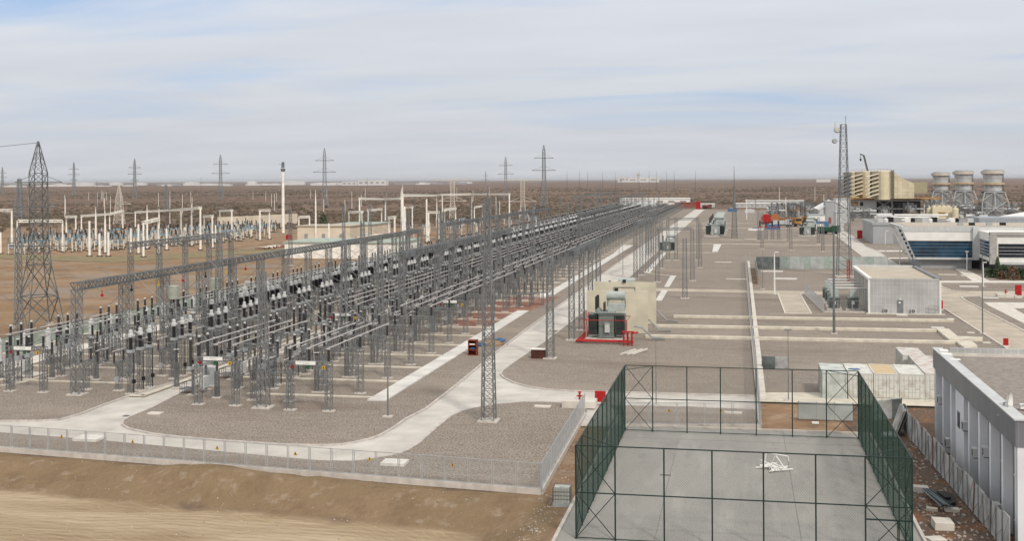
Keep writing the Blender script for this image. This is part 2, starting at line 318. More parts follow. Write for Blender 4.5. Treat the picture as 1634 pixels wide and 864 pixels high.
    def merged(s, o, mi):
        n = len(s.v); s.v.extend(o.v); s.f.extend([tuple(i + n for i in f) for f in o.f]); s.m.extend([mi] * len(o.f))
    def data(s, name, mats, smooth=False):
        me = bpy.data.meshes.new(name); me.from_pydata(s.v, [], s.f)
        for m in mats: me.materials.append(m)
        if len(mats) > 1: me.polygons.foreach_set('material_index', s.m)
        if smooth: me.polygons.foreach_set('use_smooth', [True] * len(me.polygons))
        me.update(); return me
def tag(o, label=None, cat=None, group=None, kind=None):
    if label: o['label'] = label
    if cat: o['category'] = cat
    if group: o['group'] = group
    if kind: o['kind'] = kind
    return o
def mob(name, mb, m, parent=None, loc=None, smooth=False):
    o = bpy.data.objects.new(name, mb.data(name, m if isinstance(m, list) else [m], smooth)); COL.objects.link(o)
    if parent: o.parent = parent
    if loc: o.location = loc
    return o
def root(name, label, cat, loc=(0, 0, 0), rz=0, group=None):
    o = bpy.data.objects.new(name, None); COL.objects.link(o); o.empty_display_size = 0.3
    o.location = (loc[0], loc[1], loc[2] if len(loc) > 2 else 0); o.rotation_euler = (0, 0, rz)
    return tag(o, label, cat, group)
def struct(name, mb, m): return tag(mob(name, mb, m), kind='structure')
class Kit:      # parts: (name, MB, material, [subparts]) -> things with children, or one joined mesh for far-off copies
    def __init__(s, name, cat, parts):
        s.name = name; s.cat = cat; s.parts = [p if len(p) > 3 else (*p, []) for p in parts]; s.tree = None; s.one = None
    def _mk(s, ps): return [(p[0], p[1].data(p[0], [p[2]]), s._mk([q if len(q) > 3 else (*q, []) for q in p[3]])) for p in ps]
    def place(s, label, loc, rz=0, group=None, simple=False, sc=None):
        if simple:
            if s.one is None:
                mb = MB(); ms = []
                def rec(ps):
                    for p in ps:
                        if p[2] not in ms: ms.append(p[2])
                        mb.merged(p[1], ms.index(p[2])); rec([q if len(q) > 3 else (*q, []) for q in p[3]])
                rec(s.parts); s.one = mb.data(s.name, ms)
            o = bpy.data.objects.new(s.name, s.one); COL.objects.link(o); o.location = (*loc, 0)[:3]; o.rotation_euler = (0, 0, rz)
            if sc: o.scale = sc
            return tag(o, label, s.cat, group)
        if s.tree is None: s.tree = s._mk(s.parts)
        r = root(s.name, label, s.cat, (*loc, 0)[:3], rz, group)
        if sc: r.scale = sc
        def rec2(t, par):
            for n, me, sub in t:
                o = bpy.data.objects.new(n, me); COL.objects.link(o); o.parent = par; rec2(sub, o)
        rec2(s.tree, r); return r
ORD = ['front', 'second', 'third', 'fourth', 'fifth', 'sixth', 'seventh', 'eighth', 'ninth', 'tenth', 'eleventh', 'twelfth']
# ================================================================== GROUND
F0 = (-59.8, 85.5); F1 = (-13.8, 80.4)            # front fence line
fd = Vector((F1[0] - F0[0], F1[1] - F0[1])).normalized(); fn = Vector((fd.y, -fd.x))   # fn points to the camera side
def sstep(a, b, x):
    t = min(1, max(0, (x - a) / (b - a))); return t * t * (3 - 2 * t)
def axis(segs):
    o = [segs[0][0]]
    for a, b, st in segs:
        n = max(1, int(round((b - a) / st))); o += [a + (b - a) * (i + 1) / n for i in range(n)]
    return o
def earth():
    xs = axis([(-60000, -8000, 9000), (-8000, -1500, 900), (-1500, -400, 60), (-400, -110, 12), (-110, 40, 1.5), (40, 300, 16), (300, 2000, 110), (2000, 12000, 1500), (12000, 60000, 9000)])
    ys = axis([(-300, 30, 60), (30, 112, 1.0), (112, 400, 14), (400, 1500, 26), (1500, 4000, 120), (4000, 12000, 800), (12000, 70000, 5000)])
    rnd = random.Random(3); wv = [(rnd.uniform(0.004, 0.03), rnd.uniform(0, 6.28), rnd.uniform(0, 6.28)) for _ in range(14)]
    fine = [(rnd.uniform(0.3, 2.2), rnd.uniform(0, 6.28), rnd.uniform(0, 6.28)) for _ in range(16)]
    vs = []; at = []
    for y in ys:
        for x in xs:
            front = (x - F1[0]) * fn.x + (y - F1[1]) * fn.y
            s = min(front, -11.6 - x)
            z = -0.2
            drop = sstep(0.5, 6.5, s)
            z -= 1.6 * drop
            if s > 0.5 and y < 100:
                nb = sum(sin(k * (x * cos(a) + y * sin(a)) + p) for k, a, p in fine) / 16
                z += nb * 0.32 * min(1, (s - 0.5) / 2) * (1 if drop < 0.98 else 0.35)
                z += 0.75 * math.exp(-((x + 40) ** 2 / 10 + (s - 1.2) ** 2 / 3)) + 0.5 * math.exp(-((x + 30.5) ** 2 / 6 + (s - 1.0) ** 2 / 2)) + 0.45 * math.exp(-((x + 36) ** 2 / 7 + (s - 2.0) ** 2 / 2))
            out = max(sstep(-98, -140, x) if x < 0 else 0, sstep(880, 1000, y), sstep(190, 260, x))
            yard = sstep(-330, -300, x) * (1 - sstep(480, 560, y)) if x < -90 else 0
            if out > 0:
                hz = sum(sin(k * (x * cos(a) + y * sin(a)) + p) for k, a, p in wv) / 14
                z += out * (1 - 0.9 * yard) * hz * 3.2 * (0 if y > 12000 else 1)
            bank = sstep(0.0, 0.6, s) * (1 - sstep(3.6, 6.8, s)); sand = sstep(3.6, 6.8, s)
            rub = 1.0 if (s <= 0 and y < 135 and x > 9.6) else 0.0
            dirt = 1.0 if (s <= 0 and y < 135 and x > -16) else 0.0
            vs.append((x, y, z)); och = 1.0 if (x < -88 and s <= 0) else 0.0
            och *= 1 - sstep(430, 620, y)
            at.append((bank, sand, rub, dirt, och))
    nx = len(xs); fs = [(j * nx + i, j * nx + i + 1, (j + 1) * nx + i + 1, (j + 1) * nx + i) for j in range(len(ys) - 1) for i in range(nx - 1)]
    me = bpy.data.meshes.new('ground'); me.from_pydata(vs, [], fs)
    for k, nm in enumerate(('bank', 'sand', 'rubble', 'dirt', 'ochre')):
        a = me.attributes.new(nm, 'FLOAT', 'POINT'); a.data.foreach_set('value', [q[k] for q in at])
    me.polygons.foreach_set('use_smooth', [True] * len(fs))
    # one ground material that takes its soil from the surveyed zones
    m = M_desert.copy(); m.name = 'ground soils'; t = m.node_tree; p = t.nodes['Principled BSDF']
    cur = p.inputs['Base Color'].links[0].from_socket; hb = p.inputs['Normal'].links[0].from_socket
    edge = t.nodes.new('ShaderNodeTexNoise'); edge.inputs['Scale'].default_value = 0.33; edge.inputs['Detail'].default_value = 6
    tcn = t.nodes.new('ShaderNodeTexCoord'); t.links.new(tcn.outputs['Object'], edge.inputs['Vector'])
    for src, nm in ((M_och, 'ochre'), (M_dirt, 'dirt'), (M_rubble, 'rubble'), (M_sand, 'sand'), (M_bank, 'bank')):
        mp_ = {}
        for n in src.node_tree.nodes:
            if n.type in ('OUTPUT_MATERIAL', 'BSDF_PRINCIPLED'): continue
            c = t.nodes.new(n.bl_idname)
            for pr in ('operation', 'blend_type', 'wave_type', 'rings_direction', 'wave_profile'):
                if hasattr(n, pr):
                    try: setattr(c, pr, getattr(n, pr))
                    except Exception: pass
            for i, inp in enumerate(n.inputs):
                if hasattr(inp, 'default_value') and i < len(c.inputs):
                    try: c.inputs[i].default_value = inp.default_value
                    except Exception: pass
            mp_[n.name] = c
        colsock = nsock = None
        for l in src.node_tree.links:
            if l.to_node.type == 'BSDF_PRINCIPLED':
                o = mp_[l.from_node.name].outputs[[x.identifier for x in l.from_node.outputs].index(l.from_socket.identifier)]
                if l.to_socket.name == 'Base Color': colsock = o
                if l.to_socket.name == 'Normal': nsock = o
            elif l.from_node.name in mp_ and l.to_node.name in mp_:
                a_, b_ = mp_[l.from_node.name], mp_[l.to_node.name]
                t.links.new(a_.outputs[[x.identifier for x in l.from_node.outputs].index(l.from_socket.identifier)], b_.inputs[[x.identifier for x in l.to_node.inputs].index(l.to_socket.identifier)])
        an = t.nodes.new('ShaderNodeAttribute'); an.attribute_name = nm
        ad = t.nodes.new('ShaderNodeMath'); ad.operation = 'ADD'; t.links.new(an.outputs['Fac'], ad.inputs[0])
        t.links.new(edge.outputs[0], ad.inputs[1])
        mr = t.nodes.new('ShaderNodeMapRange'); mr.inputs[1].default_value = 0.78; mr.inputs[2].default_value = 1.18; t.links.new(ad.outputs[0], mr.inputs[0])
        mi = t.nodes.new('ShaderNodeMixRGB'); t.links.new(mr.outputs[0], mi.inputs[0]); t.links.new(cur, mi.inputs[1]); t.links.new(colsock, mi.inputs[2]); cur = mi.outputs[0]
        if nsock is not None:
            mv = t.nodes.new('ShaderNodeMix'); mv.data_type = 'VECTOR'
            t.links.new(mr.outputs[0], mv.inputs[0]); t.links.new(hb, mv.inputs[4]); t.links.new(nsock, mv.inputs[5]); hb = mv.outputs[1]
    t.links.new(cur, p.inputs['Base Color']); t.links.new(hb, p.inputs['Normal'])
    me.materials.append(m)
    o = bpy.data.objects.new('ground', me); COL.objects.link(o); tag(o, kind='structure')
earth()
def sheet(name, poly, z, m, th=0.05):
    return struct(name, MB().prism(poly, z - th, z), m)
def gp(l): return [G(*p) for p in l]
# concrete roadway lies 9 cm below the kerbed gravel beds
kA = gp([(0, 672), (60, 672), (95, 670), (128, 661), (155, 650), (200, 634), (250, 618), (300, 604)])
kB = gp([(313, 615), (283, 630), (240, 652), (206, 666), (196, 672), (195, 678), (205, 684), (240, 692), (290, 698), (350, 703), (450, 709.6), (513, 711), (545, 709.5), (566, 706), (588, 701), (605, 695.5), (626, 684), (647, 669), (679, 652.7), (730, 613), (776, 575), (834.7, 529), (921.5, 466.8)])
kC = gp([(1205, 632), (1060, 628), (910, 624), (872, 621.5), (845, 617.5), (820, 611), (804, 603), (799, 597.5), (802, 591.7), (821, 577.8), (873, 543), (1005, 442)])
kD = gp([(0, 690.5), (150, 702), (300, 716), (450, 730), (508, 735), (566, 736), (608, 730), (635, 725), (650, 719), (668, 708), (696, 683), (717, 666), (735, 657), (756, 651.5), (795, 645), (837, 641.6), (908, 643), (936, 645)])
xA, xB, xC, xR = -60.6, -57.2, -30.2, -21.5
print('KERB', kA[-1], kB[0], kB[-1], kC[-1])
fcl = (-130, F0[1] + (F0[0] + 130) * (F0[1] - F1[1]) / (F1[0] - F0[0]))
struct('road', MB().prism([fcl, (F1[0], F1[1]), (-14.3, 103), (1.7, 104.9), (1.7, 300), (-13, 420), (-15, 840), (-96, 860), (-96, 120), (-130, 110)], -0.14, -0.09), M_road)
gz = -0.13
sheet('gravel_bed', [(-92, 118), (-92, 850), (xA, 850), (xA, 130)] + kA[::-1] + [(-92, 97.5)], 0, M_gravel, 0.13)
sheet('gravel_bed', kB + [(-31.5, 300), (-31.5, 850), (xB, 850), (xB, 130)], 0, M_gravel, 0.13)
sheet('gravel_bed', kC + [(-24.5, 380), (-24.5, 845), (1.5, 830), (1.5, 310)], 0, M_gravel, 0.13)
sheet('gravel_bed', kD + [(-14.3, 109), (F1[0], F1[1] + .05), (-59.8, 85.55), fcl, (-130, 99)], 0, M_gravel, 0.13)
sheet('gravel_bed', gp([(975, 647), (1100, 650), (1205, 654)]) + [(1.5, 104.9), (-10.4, 102.6), (-11, 108)], 0, M_gravel, 0.13)
sheet('gravel_bed', [(1.5, 122.5), (1.5, 830), (260, 700), (230, 117), (9, 119.5)], 0, M_gravel, 0.13)
km = MB()
def kerb(mb, pts, w=0.22, z0=-0.1, z1=0.05):
    for a, b in zip(pts[:-1], pts[1:]): mb.bar((a[0], a[1], (z0 + z1) / 2), (b[0], b[1], (z0 + z1) / 2), w, z1 - z0)
for pl in (kA + [(xA, 130), (xA, 500)], [(xB, 500), (xB, 130)] + kB + [(-31.5, 300), (-31.5, 600)], kC + [(-24.5, 380), (-24.5, 600)], kD[5:], gp([(975, 647), (1100, 650), (1205, 654)])): kerb(km, pl)
struct('kerb', km, M_kerb)
# ---- trench covers, paths, right-hand roads
st = MB()
st.box(-36.5, 110.6, 0, -34.6, 190.5, 0.14); st.box(-36.5, 216, 0, -34.6, 384, 0.14)
struct('trench_cover_path', st, M_slab)
def strip_px(l, z=0.03): return MB().prism(gp(l), z - 0.03, z)
def slabs(name, lists, m, z):
    mb = MB()
    for l in lists: mb.prism(gp(l), 0.002, z)
    return struct(name, mb, m)
slabs('trench_cover_path', [[(1028, 436), (1036.5, 437.3), (1063.5, 404.3), (1058, 403.7)], [(1070, 440.5), (1079, 441), (1068, 459), (1060, 458.6)], [(1056, 464.3), (1065.5, 464.8), (1056, 481), (1046, 480.5)],
      [(1139, 390.6), (1151, 390.8), (1145, 403), (1136.5, 402.5)], [(966, 416), (972, 416.3), (1000, 392), (995, 391.5)]], M_slab, 0.12)
def cline(a, b, w, h, mb, z=0): return mb.bar((a[0], a[1], z + h / 2), (b[0], b[1], z + h / 2), w, h)
cl = MB()
for a, b, w in (((1037, 480.5), (1046, 480.7), 0.5), ((1036, 437), (1070, 441), 0.5), ((1085, 389.5), (1345, 391.5), 0.7), ((1063, 403.6), (1140, 404), 0.5), ((1103, 364), (1300, 365), 0.6), ((1150, 383), (1290, 383.5), .5), ((1104, 357), (1230, 357), 0.5)):
    cline(G(*a), G(*b), w, 0.12, cl)
struct('kerb_line', cl, M_cream_t)
# three raised cable channels from the transformer to the right
ch = MB()
for l in ([(1075, 507), (1521, 514)], [(1045, 522.3), (1494, 530)], [(1030, 538.7), (1532, 549)]):
    cline(G(*l[0]), G(*l[1]), 1.1, 0.35, ch)
ch.prism(gp([(1493, 528), (1514, 529), (1528, 541), (1568, 542.5), (1568, 545), (1515, 546.5)]), 0, 0.37)
ch.prism(gp([(1526, 549.5), (1549, 547), (1560, 556), (1540, 560)]), 0, 0.33)
struct('raised_cable_channel', ch, M_cream_t)
sheet('road', gp([(1037, 460.5), (1190, 463.5), (1330, 466), (1330, 471), (1277, 470.3), (1294.5, 501), (1253, 500.5), (1240, 470), (1190, 467.6), (1037, 464.8)]), 0.03, M_roadw)
sheet('road', gp([(1329, 372), (1343, 384), (1383, 415), (1408, 432), (1450, 432), (1421, 415), (1400, 401), (1381, 394), (1357, 375), (1346, 368), (1335, 366)]), 0.03, M_road)
sheet('road', gp([(1496, 452), (1505, 459.5), (1518, 464), (1545, 466.5), (1640, 467), (1700, 468), (1700, 474), (1560, 473), (1533, 474.5), (1541, 481), (1632, 528), (1740, 590), (1680, 600), (1602, 554), (1496, 485)]), 0.03, M_roadw)
sheet('path', gp([(1496, 448.5), (1700, 449), (1700, 452), (1496, 451.5)]), 0.03, M_pale)
sheet('path', gp([(1400, 400), (1445, 400), (1445, 402), (1404, 402)]), 0.04, M_pale)
sheet('path', gp([(1417, 411.5), (1455, 411.5), (1455, 413), (1420, 413)]), 0.04, M_pale)
sheet('path', gp([(1520, 427), (1534, 427), (1580, 449), (1552, 449)]), 0.04, M_pale)
sheet('path', gp([(1578, 488.5), (1640, 520), (1700, 550), (1700, 484), (1570, 483)]), 0.04, M_pale)
sheet('gravel_bed', gp([(1618, 493), (1640, 505), (1700, 505), (1700, 492)]), 0.06, M_gravel, 0.02)
sheet('path', [(1.5, 116.8), (1.5, 121.5), (22, 124.5), (40, 126), (40, 117.5)], 0.02, M_cream_t)
kr = MB()
kerb(kr, gp([(1496, 452), (1505, 459.5), (1518, 464), (1545, 466.5), (1700, 467)]), 0.25, 0, 0.14)
kerb(kr, gp([(1700, 474), (1560, 473), (1533, 474.5), (1541, 481), (1632, 528), (1740, 590)]), 0.25, 0, 0.14)
kerb(kr, gp([(1496, 487), (1602, 554.5), (1680, 603)]), 0.22, 0, 0.14)
kerb(kr, gp([(1329, 372), (1343, 384), (1383, 415), (1408, 432)]), 0.25, 0, 0.12)
kerb(kr, gp([(1421, 415), (1400, 401), (1381, 394), (1357, 375)]), 0.25, 0, 0.12)
kerb(kr, gp([(1277, 470.3), (1294.5, 501), (1253, 500.8), (1241, 468.5)]), 0.25, 0, 0.1)
struct('kerb', kr, M_pale)
# long white access road on the left of the switchyard and soil patches
lw = MB(); lw.box(-87.5, 118, 0, -84.2, 840, 0.03); lw.box(-84.2, 118, 0, -78.5, 121, 0.028); struct('path', lw, M_pale)
kl = MB(); kl.box(-91.2, 112, 0, -90.7, 700, 0.5); struct('kerb_wall', kl, M_cream_t)
def stains():
    rg = random.Random(8)
    for i in range(16):
        px, py = rg.uniform(620, 1480), rg.uniform(400, 560)
        if 930 < px < 1050 and py > 440 or px > 1380 and py > 440: continue
        x, y = G(px, py)
        if x < -31: continue
        q = [(x + rg.uniform(1.2, 3.5) * cos(a) * 1.5, y + rg.uniform(1.0, 2.6) * sin(a)) for a in [k * .7 for k in range(9)]]
        if -31 < x < -23: continue
        sheet('gravel_patch', q, .006 + .0006 * i, M_patch, .005)
M_patch = layered('fresh gravel patch', (0.225, 0.185, 0.152), [((0.16, 0.13, 0.11), 1.5, .45, .6, .6, I3), ((0.42, 0.39, 0.35), 6, .55, .63, .6, I3)], bump=.5, bscale=9, bdist=.06)
stains()
sheet('soil_patch', gp([(780, 500), (835, 488), (878, 470), (872, 482), (832, 499)]), 0.008, M_soil, 0.007)
sheet('soil_patch', [(-44, 170), (-37.2, 169), (-37, 212), (-41, 214), (-45, 196)], 0.009, M_soil, 0.008)
sheet('soil_patch', [(-36.4, 190.6), (-34.5, 190.6), (-33, 214), (-36.6, 216)], 0.012, M_soil, 0.008)
sheet('soil_patch', [(-56, 330), (-48, 330), (-46, 420), (-56, 424)], 0.008, M_soil, 0.007)
sheet('soil_patch', gp([(1196, 428), (1206, 430), (1212, 446), (1203, 460), (1196, 452)]), 0.012, M_dirt, 0.008)
# left-hand outdoor yard: pale track, grassy strip and dirt
sheet('dirt_track', gp([(-10, 405), (170, 412), (310, 403), (470, 384), (740, 372), (740, 366), (480, 376), (310, 393), (160, 402), (-10, 395)]), -0.09, M_dirt, 0.05)
sheet('grass_verge', gp([(-10, 412), (180, 419), (330, 410), (520, 398), (520, 391), (330, 401), (170, 410), (-10, 404)]), -0.07, layered('dry grass', (0.235, 0.19, 0.115), [((0.16, 0.15, 0.085), 0.2, 0.45, 0.6, 0.8, I3), ((0.33, 0.23, 0.13), 0.1, 0.5, 0.65, 0.7, I3)], bump=0.4), 0.04)
def scrub():
    rg = np.random.default_rng(5); vs = []; fs = []; n = 0
    while n < 15000:
        d = 430 + 2600 * rg.random() ** 1.9; px = rg.uniform(-60, 1700); x, y = WD(px, d)
        if (-100 < x < 185 and y < 905) or (-330 < x <= -100 and y < 500): continue
        dens = sin(x * 0.021 + 1.7 * sin(y * 0.006)) + sin(y * 0.013 + 2 * sin(x * 0.008)) + rg.normal() * 0.8
        if dens < -0.2: continue
        n += 1; w = rg.uniform(0.9, 2.6); h = w * rg.uniform(0.3, 0.6); b = len(vs)
        k = 6
        for i in range(k):
            a = 2 * pi * i / k; q = w * rg.uniform(0.7, 1.3); vs.append((x + q * cos(a), y + q * sin(a), -1.6))
        for i in range(k):
            a = 2 * pi * i / k + .5; q = w * rg.uniform(0.35, 0.95); vs.append((x + q * cos(a), y + q * sin(a), h * rg.uniform(0.35, 1.0)))
        vs.append((x + rg.normal() * .3, y, h))
        for i in range(k):
            j = (i + 1) % k; fs += [(b + i, b + j, b + k + i), (b + j, b + k + j, b + k + i), (b + k + i, b + k + j, b + 2 * k)]
    me = bpy.data.meshes.new('desert_scrub'); me.from_pydata(vs, [], fs); me.materials.append(M_bush)
    o = bpy.data.objects.new('desert_scrub', me); COL.objects.link(o)
    tag(o, 'dry brown desert scrub dotted over the plain behind the substation', 'scrub', kind='stuff')
scrub()
def stones():
    rg = random.Random(11); mb = MB()
    for _ in range(1500):
        if rg.random() < 0.42: x, y = rg.uniform(11.0, 15.4), rg.uniform(64, 103)
        elif rg.random() < .5: x, y = rg.uniform(-14, -12), rg.uniform(70, 100)
        else: x, y = rg.uniform(-60, -14), rg.uniform(66, 84)
        s_ = (x - F1[0]) * fn.x + (y - F1[1]) * fn.y; s_ = min(s_, -11.6 - x)
        if x < -12 and s_ < 0.5 and not x > -14: continue
        z = -0.2 - 1.6 * sstep(0.5, 6.5, s_); r = rg.uniform(0.03, 0.13) * (1 if x > 0 else 0.55)
        mb.lathe([(r * .6, -.1), (r, r * .3), (r * .5, r * rg.uniform(.6, 1))], 5, x, y, z)
    tag(mob('loose_stones', mb, mat('loose stone', (0.36, 0.32, 0.28), 0.9, var=0.4, scale=2)), 'loose stones and rubble scattered over the bare earth', 'stones', kind='stuff')
stones()
# ================================================================== SWITCHYARD
PITCH = 9.35; NC = 76
def rowlab(base, k, tail='row'):
    if k < 12: return f'{base}, {ORD[k]} in its row' if k else f'{base}, at the front end of its row'
    return f'{base}, among the receding far copies of its row'
def post_mb(x, y, h, w=0.56, n=8): return MB().lat(x, y, 0.1, h, w, w, n, 0.06, 0.032, zig=True)
def foot_mb(x, y, sx=1.15, sy=0.7): return MB().cb(x, y, -0.05, sx, sy, 0.17)
def bus_parts(front):
    P = []
    for x in (-1.95, 1.95):
        P += [('post', post_mb(x, 0, 4.35), M_galv), ('footing', foot_mb(x, 0), M_foot)]
    P.append(('crossbeam', MB().truss((-2.3, 0, 4.55), (2.3, 0, 4.55), 0.46, 0.4, 9, 0.06, 0.04), M_galv))
    for x in (-1.95, 0, 1.95): P.append(('insulator', MB().ins(x, 0, 4.78, 1.15, 0.145), M_porc, [('clamp', MB().cb(x, 0, 5.9, 0.2, 0.3, 0.08), M_tube)]))
    if front:
        P.append(('sign_board', MB().box(-1.25, -0.36, 4.45, 0.75, -0.32, 4.8), M_white,
                  [('lettering', sign_letters(-1.15, 0.65, -0.365, 4.63), M_cab)]))
        for x, m, c in ((-1.6, mat('dull red disc', (.22, .015, .02), .6), 'disc'), (0.0, mat('dark green disc', (.02, .09, .035), .6), 'disc'), (1.55, M_yellow, 'disc')):
            d = MB(); d.tube((x, -0.36, 4.22), (x, -0.32, 4.22), 0.19, 12); P.append(('phase_marker', d, m))
            if m is M_yellow: P.append(('phase_letter', MB().bar((x, -.37, 4.13), (x, -.37, 4.31), .06).bar((x - .07, -.37, 4.13), (x, -.37, 4.24), .04), M_black))
    return P
def sign_letters(x0, x1, y, z):      # two short lines of small illegible capitals, as far as the photo resolves them
    r = random.Random(2); mb = MB()
    for row, (a, b, zc) in enumerate(((x0 + .08, x1 - .4, z + .06), (x0 + .6, x1 - .55, z - .07))):
        x = a
        while x < b:
            h = 0.07; k = r.randint(0, 3)
            mb.box(x, y - .004, zc - h / 2, x + .015, y, zc + h / 2)
            if k != 1: mb.box(x, y - .004, zc + h / 2 - .015, x + .05, y, zc + h / 2)
            if k > 1: mb.box(x + .04, y - .004, zc - h / 2, x + .055, y, zc + h / 2)
            x += .085 if r.random() > .15 else .16
    return mb
K_bus = Kit('busbar_support', 'busbar support', bus_parts(False)); K_busf = Kit('busbar_support', 'busbar support', bus_parts(True))
K_ct = Kit('current_transformer', 'current transformer', [
    ('post', MB().lat(0, 0, 0.1, 4.3, 0.46, 0.46, 8, 0.06, 0.03, zig=True), M_galv), ('footing', foot_mb(0, 0, 1.0, 0.9), M_foot), ('base_box', MB().cb(0, 0, 4.3, 0.6, 0.6, 0.3), M_cab),
    ('conduit', MB().tube((0.32, 0, 0.1), (0.32, 0, 4.2), 0.04, 5).cb(.36, 0, 1.1, .25, .3, .4), M_black),
    ('insulator', MB().ins(0, 0, 4.6, 1.25, 0.23, 8, 10), M_porc), ('head', MB().lathe([(0.17, 0), (0.3, .06), (0.3, .35), (0.2, .42), (0.2, .72), (0.12, .8)], 12, 0, 0, 5.85), M_head, [('terminal', MB().bar((-.5, 0, 6.12), (.5, 0, 6.12), .06), M_tube)])])
def brk():
    P = []
    for s in (-1.5, 1.5): P += [('post', MB().tube((0, s, 0.1), (0, s, 2.75), 0.13, 8), M_galvd), ('footing', foot_mb(0, s, 1.0, 0.8), M_foot)]
    P.append(('mechanism_beam', MB().box(-0.22, -2.3, 2.7, 0.22, 2.3, 3.05), M_cab))
    for y in (-1.95, 0, 1.95): P.append(('pole_column', MB().ins(0, y, 3.05, 2.75, 0.17, 18, 9), M_porc, [('cap', MB().lathe([(.14, 0), (.16, .12), (.05, .2)], 9, 0, y, 5.8), M_head)]))
    P.append(('cabinet', MB().box(.3, -.6, .55, .8, .6, 1.75), M_head))
    g = MB()
    for i in range(4): g.bar((-1.7 + .0, -1 + .5 * i, .1), (-1.7, -1 + .5 * i, 1.1), .04)
    for z in (.5, 1.1): g.bar((-1.7, -1, z), (-1.7, .5, z), .04); g.bar((-1.7, -1, z), (-.8, -1, z), .04); g.bar((-1.7, .5, z), (-.8, .5, z), .04)
    g.box(-1.7, -1, .45, -.8, .5, .5); P.append(('access_platform', g, M_galv)); return P
K_brk = Kit('circuit_breaker', 'circuit breaker', brk())
def dis():
    P = []
    for x in (-1.9, 1.9): P += [('post', MB().lat(x, 0, .1, 2.9, .46, .46, 6, .05, .024, zig=True), M_galv), ('footing', foot_mb(x, 0), M_foot)]
    f = MB(); [f.bar((-2.3, y, 2.98), (2.3, y, 2.98), .1) for y in (-.7, .7)]; [f.bar((x, -1.1, 3.08), (x, 1.1, 3.08), .1) for x in (-1.9, 0, 1.9)]
    for x in (-1.9, 1.9): f.bar((x, 0, 2.1), (x, .7, 2.95), .05); f.bar((x, 0, 2.1), (x, -.7, 2.95), .05)
    P.append(('base_frame', f, M_galv))
    for x in (-1.9, 0, 1.9):
        for y in (-.95, .95): P.append(('insulator', MB().ins(x, y, 3.12, 1.1, .12, 8, 8), M_porc))
        P.append(('switch_arm', MB().tube((x, -1.25, 4.32), (x, 1.25, 4.32), .05, 6).cb(x, 0, 4.25, .16, .2, .16), M_tube))
    P.append(('drive_box', MB().cb(1.9, -.45, 1.0, .4, .35, .55).bar((1.9, -.4, 1.5), (1.9, -.6, 2.95), .04), M_cab)); return P
K_dis = Kit('disconnector', 'disconnector', dis())
K_cvt = Kit('voltage_transformer', 'voltage transformer', [
    ('post', MB().lat(0, 0, .1, 2.45, .5, .5, 5, .05, .025, zig=True), M_galv), ('footing', foot_mb(0, 0, 1.1, .9), M_foot), ('tank', MB().cb(0, 0, 2.45, .62, .62, .5), M_cab),
    ('insulator', MB().ins(0, 0, 2.95, 1.75, .18, 12, 9), M_porc), ('rod', MB().tube((.45, 0, .1), (.45, 0, 2.4), .04, 5), M_black), ('terminal_cap', MB().lathe([(.2, 0), (.2, .08), (.05, .14)], 8, 0, 0, 4.7), M_head)])
K_wcy = Kit('line_trap', 'line trap', [
    ('post', MB().lat(0, 0, .1, 2.0, .45, .45, 4, .06, .04), M_galv), ('footing', foot_mb(0, 0, 1.0, .8), M_foot), ('housing', MB().lathe([(.34, 0), (.36, .1), (.33, .2), (.31, 2.0), (.38, 2.05), (.36, 2.15), (.18, 2.5), (.06, 2.62)], 12, 0, 0, 2.0), M_head)])
K_arr = Kit('surge_arrester', 'surge arrester', [
    ('post', MB().lat(0, 0, .1, 2.7, .36, .36, 6, .05, .035), M_galv), ('footing', foot_mb(0, 0, .9, .7), M_foot), ('insulator', MB().ins(0, 0, 2.75, 1.5, .14, 10, 8), M_porc, [('grading_ring', MB().lathe([(.28, 0), (.33, .03), (.28, .06)], 10, 0, 0, 4.1), M_tube)])])
def tallcol(h, w0=1.0, w1=.5, n=14, spike=1.2):
    return [('lattice', MB().lat(0, 0, .1, h, w0, w1, n, .08, .04), M_galv), ('footing', MB().cb(0, 0, -.05, w0 + .8, w0 + .6, .2), M_foot), ('spike', MB().tube((0, 0, h), (0, 0, h + spike), .04, 5), M_galv)]
K_col14 = Kit('lattice_column', 'lattice column', tallcol(13.2)); K_col17 = Kit('lattice_column', 'lattice column', tallcol(15.0, 1.1, .5, 15, 1.4))
FAR = 14
